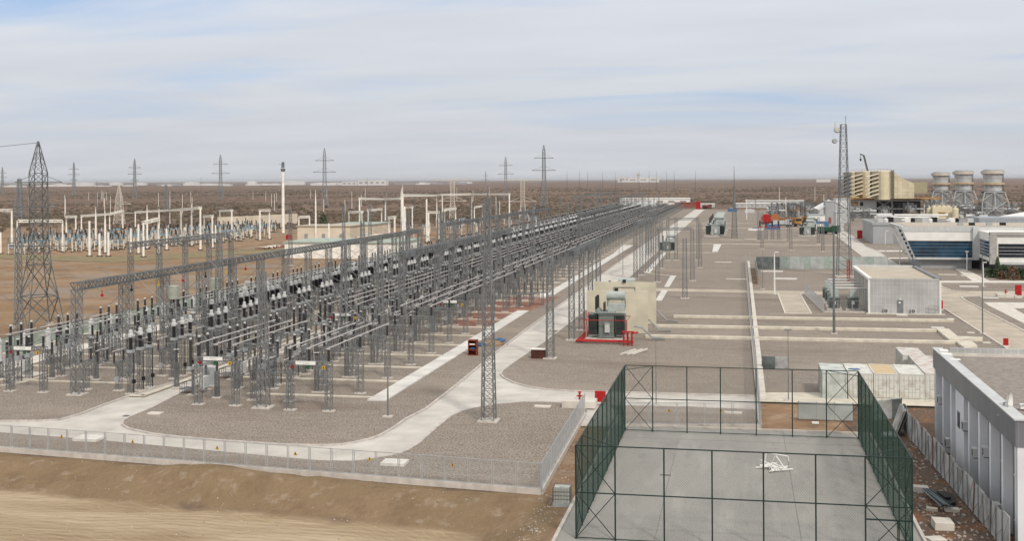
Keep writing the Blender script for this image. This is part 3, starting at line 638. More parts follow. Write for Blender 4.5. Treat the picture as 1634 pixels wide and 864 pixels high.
for ri, (xr, lab) in enumerate(((-40.4, 'grey busbar support with three black insulators nearest the white trench cover path'), (-50.4, 'grey busbar support with three black insulators right of the inner road'), (-73.4, 'grey busbar support with three black insulators near the green fence'))):
    y0 = (104.9, 106.0, 109.4)[ri]
    short = ('grey lattice busbar support beside the white path', 'grey lattice busbar support right of inner road', 'grey lattice busbar support near green fence')[ri]
    for k in range(NC):
        kit = K_busf if (k == 0 or (k == 4 and ri == 1) or (k == 6 and ri == 0)) else K_bus
        l = rowlab(short, k)
        if kit is K_busf: l = ('white signed busbar support with coloured discs beside the white path', 'white signed busbar support with coloured discs right of inner road', 'white signed busbar support with coloured discs at far left')[ri] if k == 0 else ('white signed busbar support deeper in the row right of inner road', '', '')[0] if ri == 1 else 'white signed busbar support deeper in the row beside white path'
        kit.place(l, (xr, y0 + PITCH * k), 0, 'busbar supports', simple=k > FAR)
    # aluminium tubes, three phases, in runs with a one bay break
    runs = [(0, 2)]; a = 4
    while a < NC - 2: runs.append((a, min(NC - 1, a + 6 + (a // 9) % 3))); a = runs[-1][1] + 1
    for j, (a, b) in enumerate(runs):
        for ph, dx in enumerate((-1.95, 0, 1.95)):
            tb = MB().tube((0, -.6, 0), (0, (b - a) * PITCH + .6, 0), .058, 8)
            where = ('beside the white path', 'right of inner road', 'near green fence')[ri]
            l = f'pale aluminium busbar tube {where}, ' + (f'{("left", "middle", "right")[ph]} one of the {ORD[j] if j else "frontmost"} run' if j < 3 else 'in the far runs')
            tag(mob('busbar_tube', tb, M_tube, loc=(xr + dx, y0 + PITCH * a, 6.04)), l, 'busbar', 'busbar tubes')
def fill(kit, xs, y0, n, short, group, ys=(0,), far=FAR, step=1, rz=0, jit=0.0, words=None):
    k = 0; rr = random.Random(int(abs(y0 * 10)))
    for c in range(n):
        for q, dy in enumerate(ys):
            for i, x in enumerate(xs):
                cell = c * step
                if c < 10:
                    bits = []
                    if len(ys) > 1: bits.append(('near', 'middle', 'rear')[q] if len(ys) == 3 else ('near', 'rear')[q])
                    if len(xs) > 1: bits.append(('left', 'middle', 'right')[i] if len(xs) == 3 else ('left', 'right')[i])
                    b = ' '.join(bits)
                    l = f'{short}, ' + (f'{b} one of ' if b else 'in ') + (f'the {ORD[c]} bay')
                else: l = f'{short}, in the far bays'
                kit.place(l, (x, y0 + PITCH * cell + dy + rr.uniform(-jit, jit)), rz, group, simple=cell > far)
fill(K_ct, (-61.9,), 110.1, NC, 'black current transformer with pale head left of inner road', 'current transformers left of inner road', (0, 1.95, 3.9), far=8)
fill(K_brk, (-55.2,), 112.0, NC, 'circuit breaker with three tall black columns beside inner road', 'circuit breakers beside inner road', far=16)
K_fat = Kit('oil_transformer', 'instrument transformer', [('post', MB().lat(0, 0, 0.1, 3.9, 0.5, 0.5, 7, 0.06, 0.03, zig=True), M_galv), ('footing', foot_mb(0, 0, 1.0, 0.9), M_foot), ('insulator', MB().ins(0, 0, 3.9, 1.5, 0.42, 8, 12), M_porc), ('head', MB().lathe([(0.3, 0), (0.34, .06), (0.34, .5), (0.15, .7)], 12, 0, 0, 5.4), M_head)])
fill(K_fat, (-69.9,), 145.6, NC - 5, 'fat black instrument transformer with white head beneath the gantry', 'fat black instrument transformers beneath the gantry', (0, 1.9, 3.8), far=5)
fill(K_arr, (-52.1,), 109.6, NC, 'slim black surge arrester on lattice post by inner road', 'surge arresters by inner road', (0, 4.6), far=7)
fill(K_dis, (-46.0,), 109.0, NC, 'low disconnector frame between two busbar rows', 'disconnectors between busbar rows', far=10)
fill(K_dis, (-66.0,), 111.6, NC, 'low disconnector frame beneath the long gantry beam', 'disconnectors beneath the gantry', far=8)
fill(K_dis, (-45.2,), 150.0, NC - 6, 'disconnector standing at the foot of tall columns', 'disconnectors by the tall columns', far=5)
fill(K_cvt, (-77.9,), 112.6, NC, 'black voltage transformer on lattice stand near green fence', 'voltage transformers near green fence', (0, 1.95, 3.9), far=5)
fill(K_wcy, (-81.2,), 116.0, NC, 'white domed line trap on lattice stand near green fence', 'white line traps near green fence', (0, 4.6), far=9)
fill(K_arr, (-70.2, -75.6), 117.4, 34, 'slim black surge arrester in the left busbar area', 'surge arresters in the left busbar area', far=5)
fill(K_arr, (-58.9, -43.2), 114.2, 36, 'slim black surge arrester between apparatus rows', 'surge arresters between apparatus rows', far=4)
K_cvt_in = Kit('inner_voltage_transformer', 'coupling capacitor', K_cvt.parts)  # extra row of voltage transformers, same parts as those near the green fence
fill(K_cvt_in, (-49.0,), 113.4, 74, 'black voltage transformer standing behind disconnector frames', 'voltage transformers behind disconnectors', (0, 2.2, 4.4), far=5)
fill(K_brk, (-80.5,), 119.0, 72, 'circuit breaker with black columns beside the white line traps', 'circuit breakers beside line traps', far=3)
fill(K_dis, (-57.9, ), 168.0, 66, 'disconnector frame spanning beside inner road', 'disconnectors beside inner road', far=3)
# tall single columns
for k in range(16):
    K_col14.place(rowlab('tall grey lattice column between busbar rows', k), (-45.4, 105.6 + 4 * PITCH * k), 0, 'tall columns between busbar rows', simple=k > 5)
for k in range(11):
    K_col17.place(rowlab('tall grey lattice column by inner road', k), (-63.8, 135 + 6 * PITCH * k), 0, 'tall columns by inner road', simple=k > 3)
# lattice gantries: columns and one long beam
def gantry(name_l, x, y0, n, pitch, h, cols=1, w=.8, beamw=.9, bh=.75, marks=False, x1=None, group='lattice gantries', m=M_galv, over=0.5, m2=None, solid=False):
    x1 = x if x1 is None else x1; r = root('lattice_gantry', name_l, 'gantry', (0, 0, 0), 0, group)
    n_ = n - 1
    for i in range(n):
        f = i / max(1, n_); cx = x + (x1 - x) * f; cy = y0 + pitch * i
        cm = MB().lat(cx, cy, .1, h - bh / 2, w, w * .85, 10, .08, .042); mob('column', cm, m, r)
        mob('footing', MB().cb(cx, cy, -.05, w + .8, w + .5, .2), M_foot, r)
    a = Vector((x, y0 - over, h)); b = Vector((x1, y0 + pitch * n_ + over, h)); bm = MB().truss(a, b, beamw, bh, max(4, int((b - a).length / .7)), .09, .055)
    be = mob('beam', bm, m2 or m, r)
    if solid:
        d = (b - a).normalized(); u = Vector((d.y, -d.x, 0)) * (beamw / 2 + .03)
        k = int((b - a).length / 7)
        for i in range(k):
            if i % 3: continue
            p = a + (b - a) * (i + .1) / k; q = a + (b - a) * (i + .75) / k
            mob('side_panel', MB().bar(p + u, q + u, .04, bh * .95), M_galvd, r)
    if marks:
        for i, mm in enumerate((M_red, M_fencem, M_yellow, M_red, M_fencem, M_yellow, M_red)):
            yy = y0 + 4 + i * 6.1; mk = MB().tube((x + .5, yy, h - .75), (x + .5, yy, h - 1.3), .05, 5).tube((x + .5, yy - .05, h - 1.3), (x + .5, yy + .05, h - 1.3), .17, 10)
            mob('phase_marker', mk, mm, r)
    return r
gantry('long grey lattice gantry with coloured discs across the front left of the yard', -67.2, 108.8, 15, PITCH, 11.2, marks=True, w=.95, m2=M_galvd)
gantry('grey lattice gantry continuing the long beam line behind the white poles', -67.8, 262, 13, 13.0, 11.5, w=.9, m2=M_galvd)
gantry('grey green lattice gantry in the middle of the black insulators', -45.2, 152, 5, 2 * PITCH, 11.8, w=.8, solid=True, m2=M_galvd)
gantry('distant grey lattice gantry left of the far white hall', -100, 700, 14, 22, 11.2)
gantry('distant grey lattice gantry in front of the far white hall', -66, 640, 12, 17, 11.8)
gantry('grey lattice gantry deep in the middle of the yard', -45, 330, 14, PITCH, 11.8, m2=M_galvd)
gantry('short grey lattice gantry at the far left of the yard', -94.4, 168, 5, 9.2, 12)
gantry('grey lattice gantry left of the cream transformer walls', -22.6, 157, 4, 10.2, 11.9, w=.75, solid=True, m2=M_galvd)
gantry('grey lattice gantry behind the cream transformer walls', -22.6, 256, 4, 9.4, 12.2, w=.75, x1=-21, solid=True)
gantry('far grey lattice gantry beside the main road', -26, 335, 5, 9.4, 12.2, w=.75)
def freecol(x, y, h, label, w0=.9, w1=.5, n=14, spike=0, group='single lattice columns', m=M_galv, name='lattice_column'):
    r = root(name, label, 'lattice column', (x, y, 0), 0, group)
    mob('lattice', MB().lat(0, 0, .1, h, w0, w1, n, .085, .045 if y < 200 else .034), m, r); mob('footing', MB().cb(0, 0, -.05, w0 + .7, w0 + .5, .22), M_foot, r)
    if spike: mob('spike', MB().tube((0, 0, h), (0, 0, h + spike), .05, 5), m, r)
    return r
gx = lambda p: G(*p)
freecol(*gx((780, 673)), 20.3, 'tallest slender lattice mast standing beside the main road junction', 1.15, .45, 22, 1.2)
freecol(*gx((878, 573)), 13.6, 'lattice column behind the dark brown box at the road edge', .9, .6, 14)
for p, h, l in (((1093, 477), 11, 'lone lattice column in the gravel right of cream walls'), ((1105, 449), 11, 'lattice column just behind the lone one right of cream walls'), ((1117, 428), 11, 'rearmost lattice column near the zigzag trench cover'),
                ((1049, 451), 11.5, 'left lattice column over the zigzag trench cover'), ((1055, 429), 11.5, 'second lattice column over the zigzag trench cover'), ((1066, 416), 11.5, 'lattice column left of the small distant transformer'), ((1079, 416), 11.5, 'lattice column right of the small distant transformer'),
                ((1114, 416), 11.5, 'thin lattice column beside the narrow cable line'), ((1216, 398), 11.5, 'lattice column group member left of the orange machinery'), ((1262, 400), 10.5, 'lattice column right of the orange machinery'), ((1313, 402), 9, 'lattice column near the green truck'), ((1306, 390), 9, 'shorter lattice column near the green truck'), ((1210, 385), 11, 'lattice column behind the blue white tarp'), ((1258, 388), 10, 'lattice column in front of the right distant transformer')):
    freecol(*gx(p), h, l, .8, .6, 12)
for a, b, z, l in (((1049, 451), (1105, 449), 11.3, 'thin lattice beam spanning over the zigzag trench cover'), ((1066, 416), (1114, 416), 11.2, 'thin lattice beam spanning over the small distant transformer')):
    A = G(*a); B = G(*b); tag(mob('lattice_beam', MB().truss((A[0], A[1], z), (B[0], B[1], z), .6, .5, 16, .09, .05), M_galv), l, 'lattice beam')
freecol(-94.4, 139, 16, 'tall lattice column beyond the green fence at the front', .9, .5, 15, 1)
for i, (px, d) in enumerate(((548, 330), (590, 330), (463, 300), (752, 360), (770, 300), (700, 240), (651, 250), (905, 330), (835, 300), (548, 150), (640, 180), (725, 235))):
    x, y = WD(px, d)
    freecol(x, y, 15 if i < 9 else 14, ('tall lattice column rising over the left yard edge, %s of its line' % ORD[i]) if i < 9 else 'tall lattice column over the busbars, %s from the front' % ORD[i - 9], .9, .5, 12, 1.5)
# flexible conductors
def sag(a, b, s, r=.03, n=7):
    a = Vector(a); b = Vector(b); mb = MB(); pts = []
    for i in range(n + 1):
        t = i / n; p = a + (b - a) * t; p.z -= s * 4 * t * (1 - t); pts.append(p)
    return mb.path([tuple(p) for p in pts], r, 4)
rw = random.Random(4)
spans = [(-42.3, 5.9, -46.0, 4.4, .5), (-46, 4.4, -52.1, 4.4, .5), (-52.1, 4.4, -55.2, 5.9, .5), (-55.2, 5.9, -61.9, 6.1, .7), (-61.9, 6.1, -66, 4.4, .6), (-66, 4.4, -71.5, 5.9, .4), (-71.5, 5.9, -77.9, 4.7, .6), (-38.4, 5.9, -45.4, 12.4, 1.2), (-50.4, 6, -63.8, 12.5, 1.8), (-67.2, 10.6, -75.3, 6.0, 1.0), (-77.9, 4.8, -94, 9, 1.2)]
for k in range(36):
    for i, (xa, za, xb, zb, s) in enumerate(spans):
        if k > 20 and (i + k) % 2: continue
        y = 110.3 + PITCH * k + (i * 1.37) % 4
        y2 = y + rw.uniform(-.8, .8)
        l = 'thin grey conductor wire slung between switchyard apparatus' if k > 5 else 'thin sagging wire in the %s bay, %s' % (ORD[k], ('from the right busbar', 'over the right disconnector', 'left of the slim arresters', 'across the inner road', 'left of the pale heads', 'beneath the gantry', 'above the left busbar', 'up to a tall column', 'rising over the inner road', 'down from the gantry beam', 'out over the green fence')[i])
        tag(mob('conductor_wire', sag((xa, y, za), (xb, y2, zb), s), M_galv), l, 'wire', 'conductor wires')
# transverse cable channels and gravel-level footings seen in every bay
tr = MB()
for k in range(34):
    y = 112.3 + PITCH * k
    tr.box(-57.0 if k % 2 else -50, y - .28, 0, -36.6, y + .28, .1)
    if k < 12: tr.box(-83, y + 3.1, 0, -62.5, y + 3.6, .1)
tr.box(-60.3, 109, 0, -59.8, 260, .12); tr.bar((-59.9, 109.2, .06), (-61.5, 109.2, .06), .5, .12); tr.bar((-77.2, 113, .06), (-77.2, 119, .06), .4, .12)
struct('cable_channel', tr, M_cream_t)
# green fence along the left edge
def gfence():
    r = root('green_fence', 'long faded green panel fence along the left edge of the switchyard', 'fence', (0, 0, 0))
    pm = MB()
    for i in range(150):
        y = 100 + i * 4.0; pm.box(-93.03, y + .06, .12, -92.97, y + 3.94, 1.95)
    mob('panelling', pm, M_green, r)
    rl = MB(); rl.box(-93.06, 100, 1.95, -92.94, 700, 2.03); mob('top_rail', rl, M_galv, r)
    for i in range(60): mob('post', MB().box(-93.08, 100 + i * 4 - .05, -.1, -92.92, 100 + i * 4 + .05, 2.1), M_galv, r)
gfence()
# small cabinets, hanging drums and red drums in the yard
for (px, py), l in (((335, 616), 'large grey control cabinet behind the signed frame by the inner road'), ((398, 466), 'grey control cabinet by the far end of white path')):
    x, y = G(px, py); r = root('control_cabinet', l, 'cabinet', (x, y, 0)); mob('body', MB().box(-.8, -.4, .1, .8, .4, 2.1), M_head, r); mob('door', MB().box(-.74, -.43, .2, -.02, -.4, 2.0), M_cab, r); mob('door', MB().box(.02, -.43, .2, .74, -.4, 2.0), M_cab, r); mob('plinth', MB().box(-.9, -.5, -.05, .9, .5, .1), M_foot, r)
for (px, py, zt), l in (((277, 468, 9.0), 'grey green drum on a black insulator left of the gantry, nearer one'), ((343, 455, 9.0), 'grey green drum on a black insulator left of the gantry, farther one')):
    x, y = G(px, py, zt); r = root('line_reactor', l, 'reactor', (x, y, 0))
    mob('post', MB().lat(0, 0, .1, 6.4, .45, .4, 8, .06, .035), M_galv, r); mob('insulator', MB().ins(0, 0, 6.4, 1.9, .15), M_porc, r)
    mob('drum', MB().lathe([(.5, 0), (.62, .04), (.62, 1.5), (.5, 1.56)], 14, 0, 0, 8.3), mat('drum grey green', (.33, .35, .30), .6), r)



K_tri = Kit('voltage_transformer', 'voltage transformer', [('stand', MB().lat(-.9, 0, .1, 2.2, .35, .35, 4, .05, .03).lat(.9, 0, .1, 2.2, .35, .35, 4, .05, .03).box(-1.4, -.3, 2.2, 1.4, .3, 2.35), M_galv)] + [('insulator', MB().ins(x, 0, 2.35, 1.9, .16, 10, 8), M_porc) for x in (-1, 0, 1)])
for px, py, l in ((838, 490, 'stand with three black bushings left of the round mirror'), (858, 488, 'stand with three black bushings nearest the main road'), (820, 492, 'stand with three black bushings by the red soil')):
    K_tri.place(l, G(px, py), 0, 'three bushing stands')
r = root('worksite_drum', 'pale round drum lying beside the white path at the red soil', 'drum', (*G(866, 478), .55)); mob('drum_shell', MB().tube((-.5, 0, 0), (.5, .3, 0), .6, 14), M_white, r); mob('end_cap', MB().tube((.5, .3, 0), (.54, .31, 0), .5, 14), M_cab, r)
# ================================================================== NEAR RIGHT: court, perimeter fences, buildings
def part(name, mb, m, par): return mob(name, mb, m, par)
def netting(mb, A, B, z0, z1, sp, w, diag=True):     # real crossing wires on a vertical panel
    A = Vector((A[0], A[1], 0)); B = Vector((B[0], B[1], 0)); Ln = (B - A).length; d = (B - A) / Ln; H = z1 - z0
    k = -H
    def seg(s0, zz0, s1, zz1):
        p = A + d * s0; q = A + d * s1; nn_ = Vector((-d.y, d.x, 0)) * w / 2; u = Vector((d.x, d.y, 0)) * w / 2
        vs = []
        for c, z in ((p, zz0), (q, zz1)):
            vs += [(c.x + nn_.x, c.y + nn_.y, z), (c.x - nn_.x * .5 + u.x, c.y - nn_.y * .5 + u.y, z + w * .4), (c.x - nn_.x * .5 - u.x, c.y - nn_.y * .5 - u.y, z - w * .4)]
        mb.add(vs, [(0, 1, 4, 3), (1, 2, 5, 4), (2, 0, 3, 5)])
    while k < Ln:
        a0 = max(0, k); a1 = min(Ln, k + H)
        if a1 > a0:
            seg(a0, z0 + (a0 - k), a1, z0 + (a1 - k)); seg(a0, z1 - (a0 - k), a1, z1 - (a1 - k))
        k += sp
    return mb
struct('court_slab', MB().box(-11.1, 66, -.2, 10.75, 103.3, .02), M_court)
ed = MB(); ed.box(-11.3, 66, -.3, -11.08, 103.5, .1); ed.box(10.75, 66, -.2, 10.95, 103.5, .16); ed.box(-11.3, 103.3, -.2, 10.95, 103.5, .14); struct('kerb', ed, M_foot)
CX = [-9.9, -7.5, -4.55, -1.7, 1.3, 4.3, 7.1, 9.7]; CY0, CY1, CH = 70.2, 101.1, 5.75
CYs = [CY0 + (CY1 - CY0) * i / 11 for i in range(12)]
cg = root('court_cage', 'tall dark green wire cage around the grey sports court', 'court fence', (0, 0, 0))
for y in (CY0, CY1):
    for x in CX: part('post', MB().cb(x, y, 0, .09, .09, CH), M_fencem, cg)
for x in (CX[0], CX[-1]):
    for y in CYs[1:-1]: part('post', MB().cb(x, y, 0, .08, .08, CH), M_fencem, cg)
for a, b in (((CX[0], CY0), (CX[-1], CY0)), ((CX[0], CY1), (CX[-1], CY1)), ((CX[0], CY0), (CX[0], CY1)), ((CX[-1], CY0), (CX[-1], CY1))):
    for z in (.12, CH / 2, CH): part('rail', MB().bar((*a, z), (*b, z), .065 if z != .12 else .05), M_fencem, cg)
for y in (CY0, CY1):
    for xa, xb in ((CX[0], CX[1]), (CX[-2], CX[-1])):
        mb = MB()
        for z0, z1 in ((0.1, CH / 2), (CH / 2, CH)): mb.bar((xa, y, z0), (xb, y, z1), .045).bar((xb, y, z0), (xa, y, z1), .045)
        part('corner_brace', mb, M_fencem, cg)
for x in (CX[0], CX[-1]):
    for ya, yb in ((CYs[0], CYs[1]), (CYs[-2], CYs[-1])):
        mb = MB()
        for z0, z1 in ((0.1, CH / 2), (CH / 2, CH)): mb.bar((x, ya, z0), (x, yb, z1), .045).bar((x, yb, z0), (x, ya, z1), .045)
        part('corner_brace', mb, M_fencem, cg)
for xa, xb, ya, yb in ((CX[0], CX[1], CYs[1], CY0), (CX[-1], CX[-2], CYs[1], CY0), (CX[0], CX[1], CYs[-2], CY1), (CX[-1], CX[-2], CYs[-2], CY1)):
    part('top_brace', MB().bar((xa, ya, CH), (xb, yb, CH), .045), M_fencem, cg)
for a, b in (((CX[0], CY0), (CX[-1], CY0)), ((CX[0], CY1), (CX[-1], CY1))): part('wire_mesh', netting(MB(), a, b, .12, CH, .16, .0036), M_mesh, cg)
for a, b in (((CX[0], CY0), (CX[0], CY1)), ((CX[-1], CY0), (CX[-1], CY1))): part('wire_mesh', netting(MB(), a, b, .12, CH, .12, .010), M_mesh, cg)
gt = MB().bar((7.1, CY0, 2.1), (9.7, CY0, 2.1), .08).bar((8.9, CY0, 0), (8.9, CY0, 2.1), .07).bar((8.98, CY0 - .05, .1), (9.62, CY0 - .05, 1.0), .04).bar((9.62, CY0 - .05, 1.0), (8.98, CY0 - .05, 2), .04).bar((8.98, CY0 - .05, 1), (9.62, CY0 - .05, 1), .04).bar((8.98, CY0 - .05, 0), (8.98, CY0 - .05, 2), .05)
part('gate', gt, M_fencem, cg)
# galvanised mesh perimeter fence: concrete base beam, double posts, rails, netting, warning triangles
def meshfence(label, pts, h=2.0, pitch=1.82, signs=(), base=True, group=None):
    r = root('mesh_fence', label, 'fence', (0, 0, 0), 0, group); n_ = 0
    for A, B in zip(pts[:-1], pts[1:]):
        A = Vector((*A, 0)); B = Vector((*B, 0)); Ln = (B - A).length; d = (B - A) / Ln; k = max(1, round(Ln / pitch))
        if base: part('base_beam', MB().bar((A.x, A.y, .02), (B.x, B.y, .02), .3, .42), M_foot, r)
        for i in range(k + 1):
            p = A + d * Ln * i / k
            if n_ < 95: part('post', MB().bar((p.x - d.x * .05, p.y - d.y * .05, 0), (p.x - d.x * .05, p.y - d.y * .05, h + .05), .055).bar((p.x + d.x * .08, p.y + d.y * .08, 0), (p.x + d.x * .08, p.y + d.y * .08, h - .05), .045), M_wire, r); n_ += 1
        for z in (.27, h): part('rail', MB().bar((A.x, A.y, z), (B.x, B.y, z), .045), M_wire, r)
        part('wire_mesh', netting(MB(), A, B, .26, h, .11, .008), M_wire, r)
        for s in signs:
            if s > Ln: continue
            p = A + d * s; e = d * .16; nrm = Vector((d.y, -d.x, 0)) * .05; c = p + nrm; mb = MB()
            mb.add([(c.x - e.x, c.y - e.y, 1.32), (c.x + e.x, c.y + e.y, 1.32), (c.x, c.y, 1.62)], [(0, 1, 2)])
            mb.add([(c.x - e.x - nrm.x * .3, c.y - e.y - nrm.y * .3, 1.32), (c.x + e.x - nrm.x * .3, c.y + e.y - nrm.y * .3, 1.32), (c.x - nrm.x * .3, c.y - nrm.y * .3, 1.62)], [(2, 1, 0)])
            sg = part('warning_triangle', mb, M_yellow, r); c2 = c + nrm * .15
            part('bolt_symbol', MB().bar((c2.x + d.x * .02, c2.y + d.y * .02, 1.54), (c2.x - d.x * .03, c2.y - d.y * .03, 1.44), .035, .035).bar((c2.x - d.x * .03, c2.y - d.y * .03, 1.45), (c2.x + d.x * .03, c2.y + d.y * .03, 1.43), .03).bar((c2.x + d.x * .03, c2.y + d.y * .03, 1.44), (c2.x - d.x * .01, c2.y - d.y * .01, 1.35), .03), M_black, sg)
    return r
FL = (-100, F0[1] + (F0[0] + 100) * (F0[1] - F1[1]) / (F1[0] - F0[0]))
meshfence('long grey mesh fence with yellow warning triangles along the front of the yard', [FL, F1], signs=[46.5, 53.2, 60.8, 67.5, 73.6, 80.1])
meshfence('short grey mesh fence returning from the front corner towards the red board', [F1, (-14.3, 107.5)], h=2.0)
meshfence('grey mesh fence behind the court far end', [(-10.4, 102.9), (1.7, 104.8)], h=2.1, signs=[4.2, 8.8], pitch=2.4)
meshfence('long grey mesh fence running away beside the earth strip to the distance', [(1.7, 104.8), (1.55, 190), (1.5, 312)], h=2.1, pitch=2.6)
struct('cable_duct', MB().box(1.9, 117, 0, 2.5, 312, .22), M_pale)
# main white and grey building at the right edge
bx, by0, by1, bh = 16.0, 72.8, 102.4, 7.7
rb = root('office_block', 'large white and grey building with fins and gravel roof at the right edge', 'building', (bx, by0, 0))
L_ = by1 - by0
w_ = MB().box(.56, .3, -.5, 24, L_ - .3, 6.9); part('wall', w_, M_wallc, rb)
part('end_wall', MB().box(0.0, -.02, -.5, 24, .3, 7.4), M_wallb, rb); part('end_wall', MB().box(.0, L_ - .3, -.5, 24, L_, 6.9), M_wallb, rb)
rf = part('roof', MB().box(.6, .3, 6.9, 24, L_ - .3, 7.05), M_roofg, rb)
part('fascia', MB().box(-.12, -.06, 6.05, .55, L_ + .06, 7.62), M_cladg, rb)
pc = part('parapet_cap', MB().box(-.18, -.12, 7.62, .62, L_ + .12, 7.7), M_head, rb)
part('parapet', MB().box(.62, L_ - .35, 6.9, 24, L_ + .02, 7.3), M_pale, rb); part('parapet', MB().box(1.2, L_ - .2, 7.3, 24, L_ + .1, 7.72), M_clad, rb); part('parapet', MB().box(.62, -.05, 6.9, 24, .35, 7.7), M_cladg, rb)
for q_ in ((-.1, 4.2, .75, 3.2, .03), (.1, 6.9, .9, 6.2, .02), (.1, 2.3, .8, 1.2, .04)): part('loose_cap_sheet', MB().box(q_[0], L_ - q_[1], 7.71, q_[2], L_ - q_[3], 7.71 + q_[4]), M_white, rb)
nf = 9
for i in range(nf):
    y = .25 + (L_ - .9) * i / (nf - 1)
    if i in (5,): part('wall_panel', MB().box(.05, y - 1.2, -.5, .58, y + 2.1, 6.05), M_wallb, rb); part('panel_window', MB().box(.03, y + .3, 3.2, .06, y + 1.3, 4.4), M_glassd, rb)
    elif i == 4: part('fin', MB().box(.0, y, -.5, .58, y + .5, 6.05), M_wallb, rb)
    else: part('fin', MB().box(.0, y, -.5, .58, y + .5, 6.05), M_wallb, rb)
for i in range(nf - 1):
    if i in (4, 5): continue
    y = .25 + (L_ - .9) * i / (nf - 1) + .9
    for z0, z1 in ((.9, 2.4), (3.7, 5.3)):
        wn = part('window', MB().box(.49, y, z0, .55, y + 1.9, z1), M_glassd, rb); part('frame', MB().bar((.48, y + .95, z0), (.48, y + .95, z1), .06).bar((.48, y, z0), (.48, y + 1.9, z0), .07), M_white, wn)
K_ac = Kit('air_conditioner', 'air conditioner', [('casing', MB().box(-.3, -.42, 0, .05, .42, .62), M_head), ('fan_grille', MB().tube((-.31, -.08, .31), (-.33, -.08, .31), .24, 14), M_grid, [('hub', MB().tube((-.33, -.08, .31), (-.345, -.08, .31), .07, 8), M_head)]), ('bracket', MB().box(-.28, -.4, -.06, .4, .4, 0), M_black)])
for (i, z, l) in ((2, 3.4, 'cream air conditioner on the white building, nearest the camera'), (3, 2.5, 'cream air conditioner low behind a fin of the white building'), (4, 3.6, 'cream air conditioner beside the black slot of the white building'), (7, 3.5, 'cream air conditioner between the far fins of the white building'),
                  (1, .6, 'cream air conditioner near the ground at the near fins'), (6, .8, 'cream air conditioner near the ground behind the sheet fence middle')):
    y = by0 + .25 + (L_ - .9) * i / (nf - 1) + (.8 if i != 4 else .9)
    K_ac.place(l, (bx + .12, y + .9, z), 0, 'air conditioners on the white building')
def dish(label, x, y, z, r_):
    r = root('satellite_dish', label, 'satellite dish', (x, y, z)); mb = MB(); n = 20; vs = [(0, 0, 0)]; fs = []
    for ring in (.35, .7, 1.0):
        for k in range(n): a = 2 * pi * k / n; vs.append((.22 * ring * ring, r_ * ring * cos(a), r_ * ring * sin(a)))
    for k in range(n): fs.append((0, 1 + k, 1 + (k + 1) % n))
    for q in range(2):
        for k in range(n): fs.append((1 + q * n + k, 1 + (q + 1) * n + k, 1 + (q + 1) * n + (k + 1) % n, 1 + q * n + (k + 1) % n))
    b = len(vs); vs2 = [(v[0] + .03, v[1], v[2]) for v in vs]; fs2 = [tuple(i + b for i in f[::-1]) for f in fs]
    mb.add([(v[0], v[1], v[2] + .85) for v in vs + vs2], fs + fs2); part('reflector', mb, M_white, r)
    part('mount', MB().tube((-.15, 0, 0), (-.15, 0, .8), .05, 8).bar((-.15, 0, .8), (.05, 0, .85), .08).box(-.5, -.4, 0, .3, .4, .06), M_cab, r); part('feed_arm', MB().tube((.05, 0, .2), (.95, 0, .75), .025, 6).tube((.9, 0, .72), (1.05, 0, .8), .06, 8), M_head, r)
    r.rotation_euler = (0, 0, R(-25)); return r
x, y = G(1606, 664, 7.05); dish('white satellite dish standing on the gravel roof', x, y, 7.05, .62)
x, y = G(1622, 655, 7.05)
r = root('roof_lamp', 'white floodlight lying on the gravel roof beside the dish', 'lamp', (x + .5, y, 7.05)); part('head', MB().box(-.3, -.2, .1, .3, .2, .4), M_white, r); part('stand', MB().bar((0, 0, 0), (0, 0, .15), .1).bar((.3, 0, .2), (.9, -.3, .05), .12), M_head, r)
# leaning sheet metal fence beside the white building
sf = root('sheet_fence', 'patched dirty white sheet metal fence in front of the white building', 'fence', (0, 0, 0))
rr = random.Random(9); A = Vector((13.9, 106.0)); B = Vector((15.35, 72.0)); nS = 24
for i in range(nS):
    p = A + (B - A) * i / nS; q = A + (B - A) * (i + 1) / nS; t = rr.uniform(-.1, .1); h0 = rr.uniform(1.9, 2.15)
    mb = MB(); mb.add([(p.x, p.y, -.1), (q.x, q.y, -.1), (q.x + t, q.y, h0), (p.x + t, p.y, h0), (p.x + .04, p.y, -.1), (q.x + .04, q.y, -.1), (q.x + t + .04, q.y, h0), (p.x + t + .04, p.y, h0)], [(0, 1, 2, 3), (7, 6, 5, 4), (3, 2, 6, 7), (0, 3, 7, 4), (1, 5, 6, 2)])
    part('sheet_panel', mb, M_sheetw if i % 4 != 2 else M_sheet, sf)
    part('frame_bar', MB().bar((p.x - .05, p.y, -.1), (p.x - .05 + t, p.y, h0), .05).bar((p.x - .06, p.y, 0.1), (q.x - .06, q.y, h0 - .1) if i % 2 else (q.x - .06, q.y, 1.0), .018), M_rust if i % 9 == 0 else M_galv, sf)
def lowwall(label, A, B, h, m, n):
    r = root('sheet_wall', label, 'sheet wall', (0, 0, 0)); A = Vector(A); B = Vector(B)
    for i in range(n):
        p = A + (B - A) * i / n; q = A + (B - A) * (i + .985) / n; mb = MB(); k = 10
        for j in range(k):      # corrugation
            a = p + (q - p) * j / k; b = p + (q - p) * (j + .5) / k; c = p + (q - p) * (j + 1) / k
            mb.bar((a.x, a.y, h / 2), (b.x, b.y, h / 2), .06, h); mb.bar((b.x, b.y + .05, h / 2), (c.x, c.y + .05, h / 2), .06, h)
        part('corrugated_panel', mb, m[i % len(m)], r)
    for i in range(n + 1):
        p = A + (B - A) * i / n; part('post', MB().cb(p.x, p.y + .12, -.1, .08, .08, h + .15), M_galvd, r)
    return r
lowwall('grey corrugated sheet wall below the container row', G(1274, 669), G(1361, 672), 1.55, [M_sheet], 3)
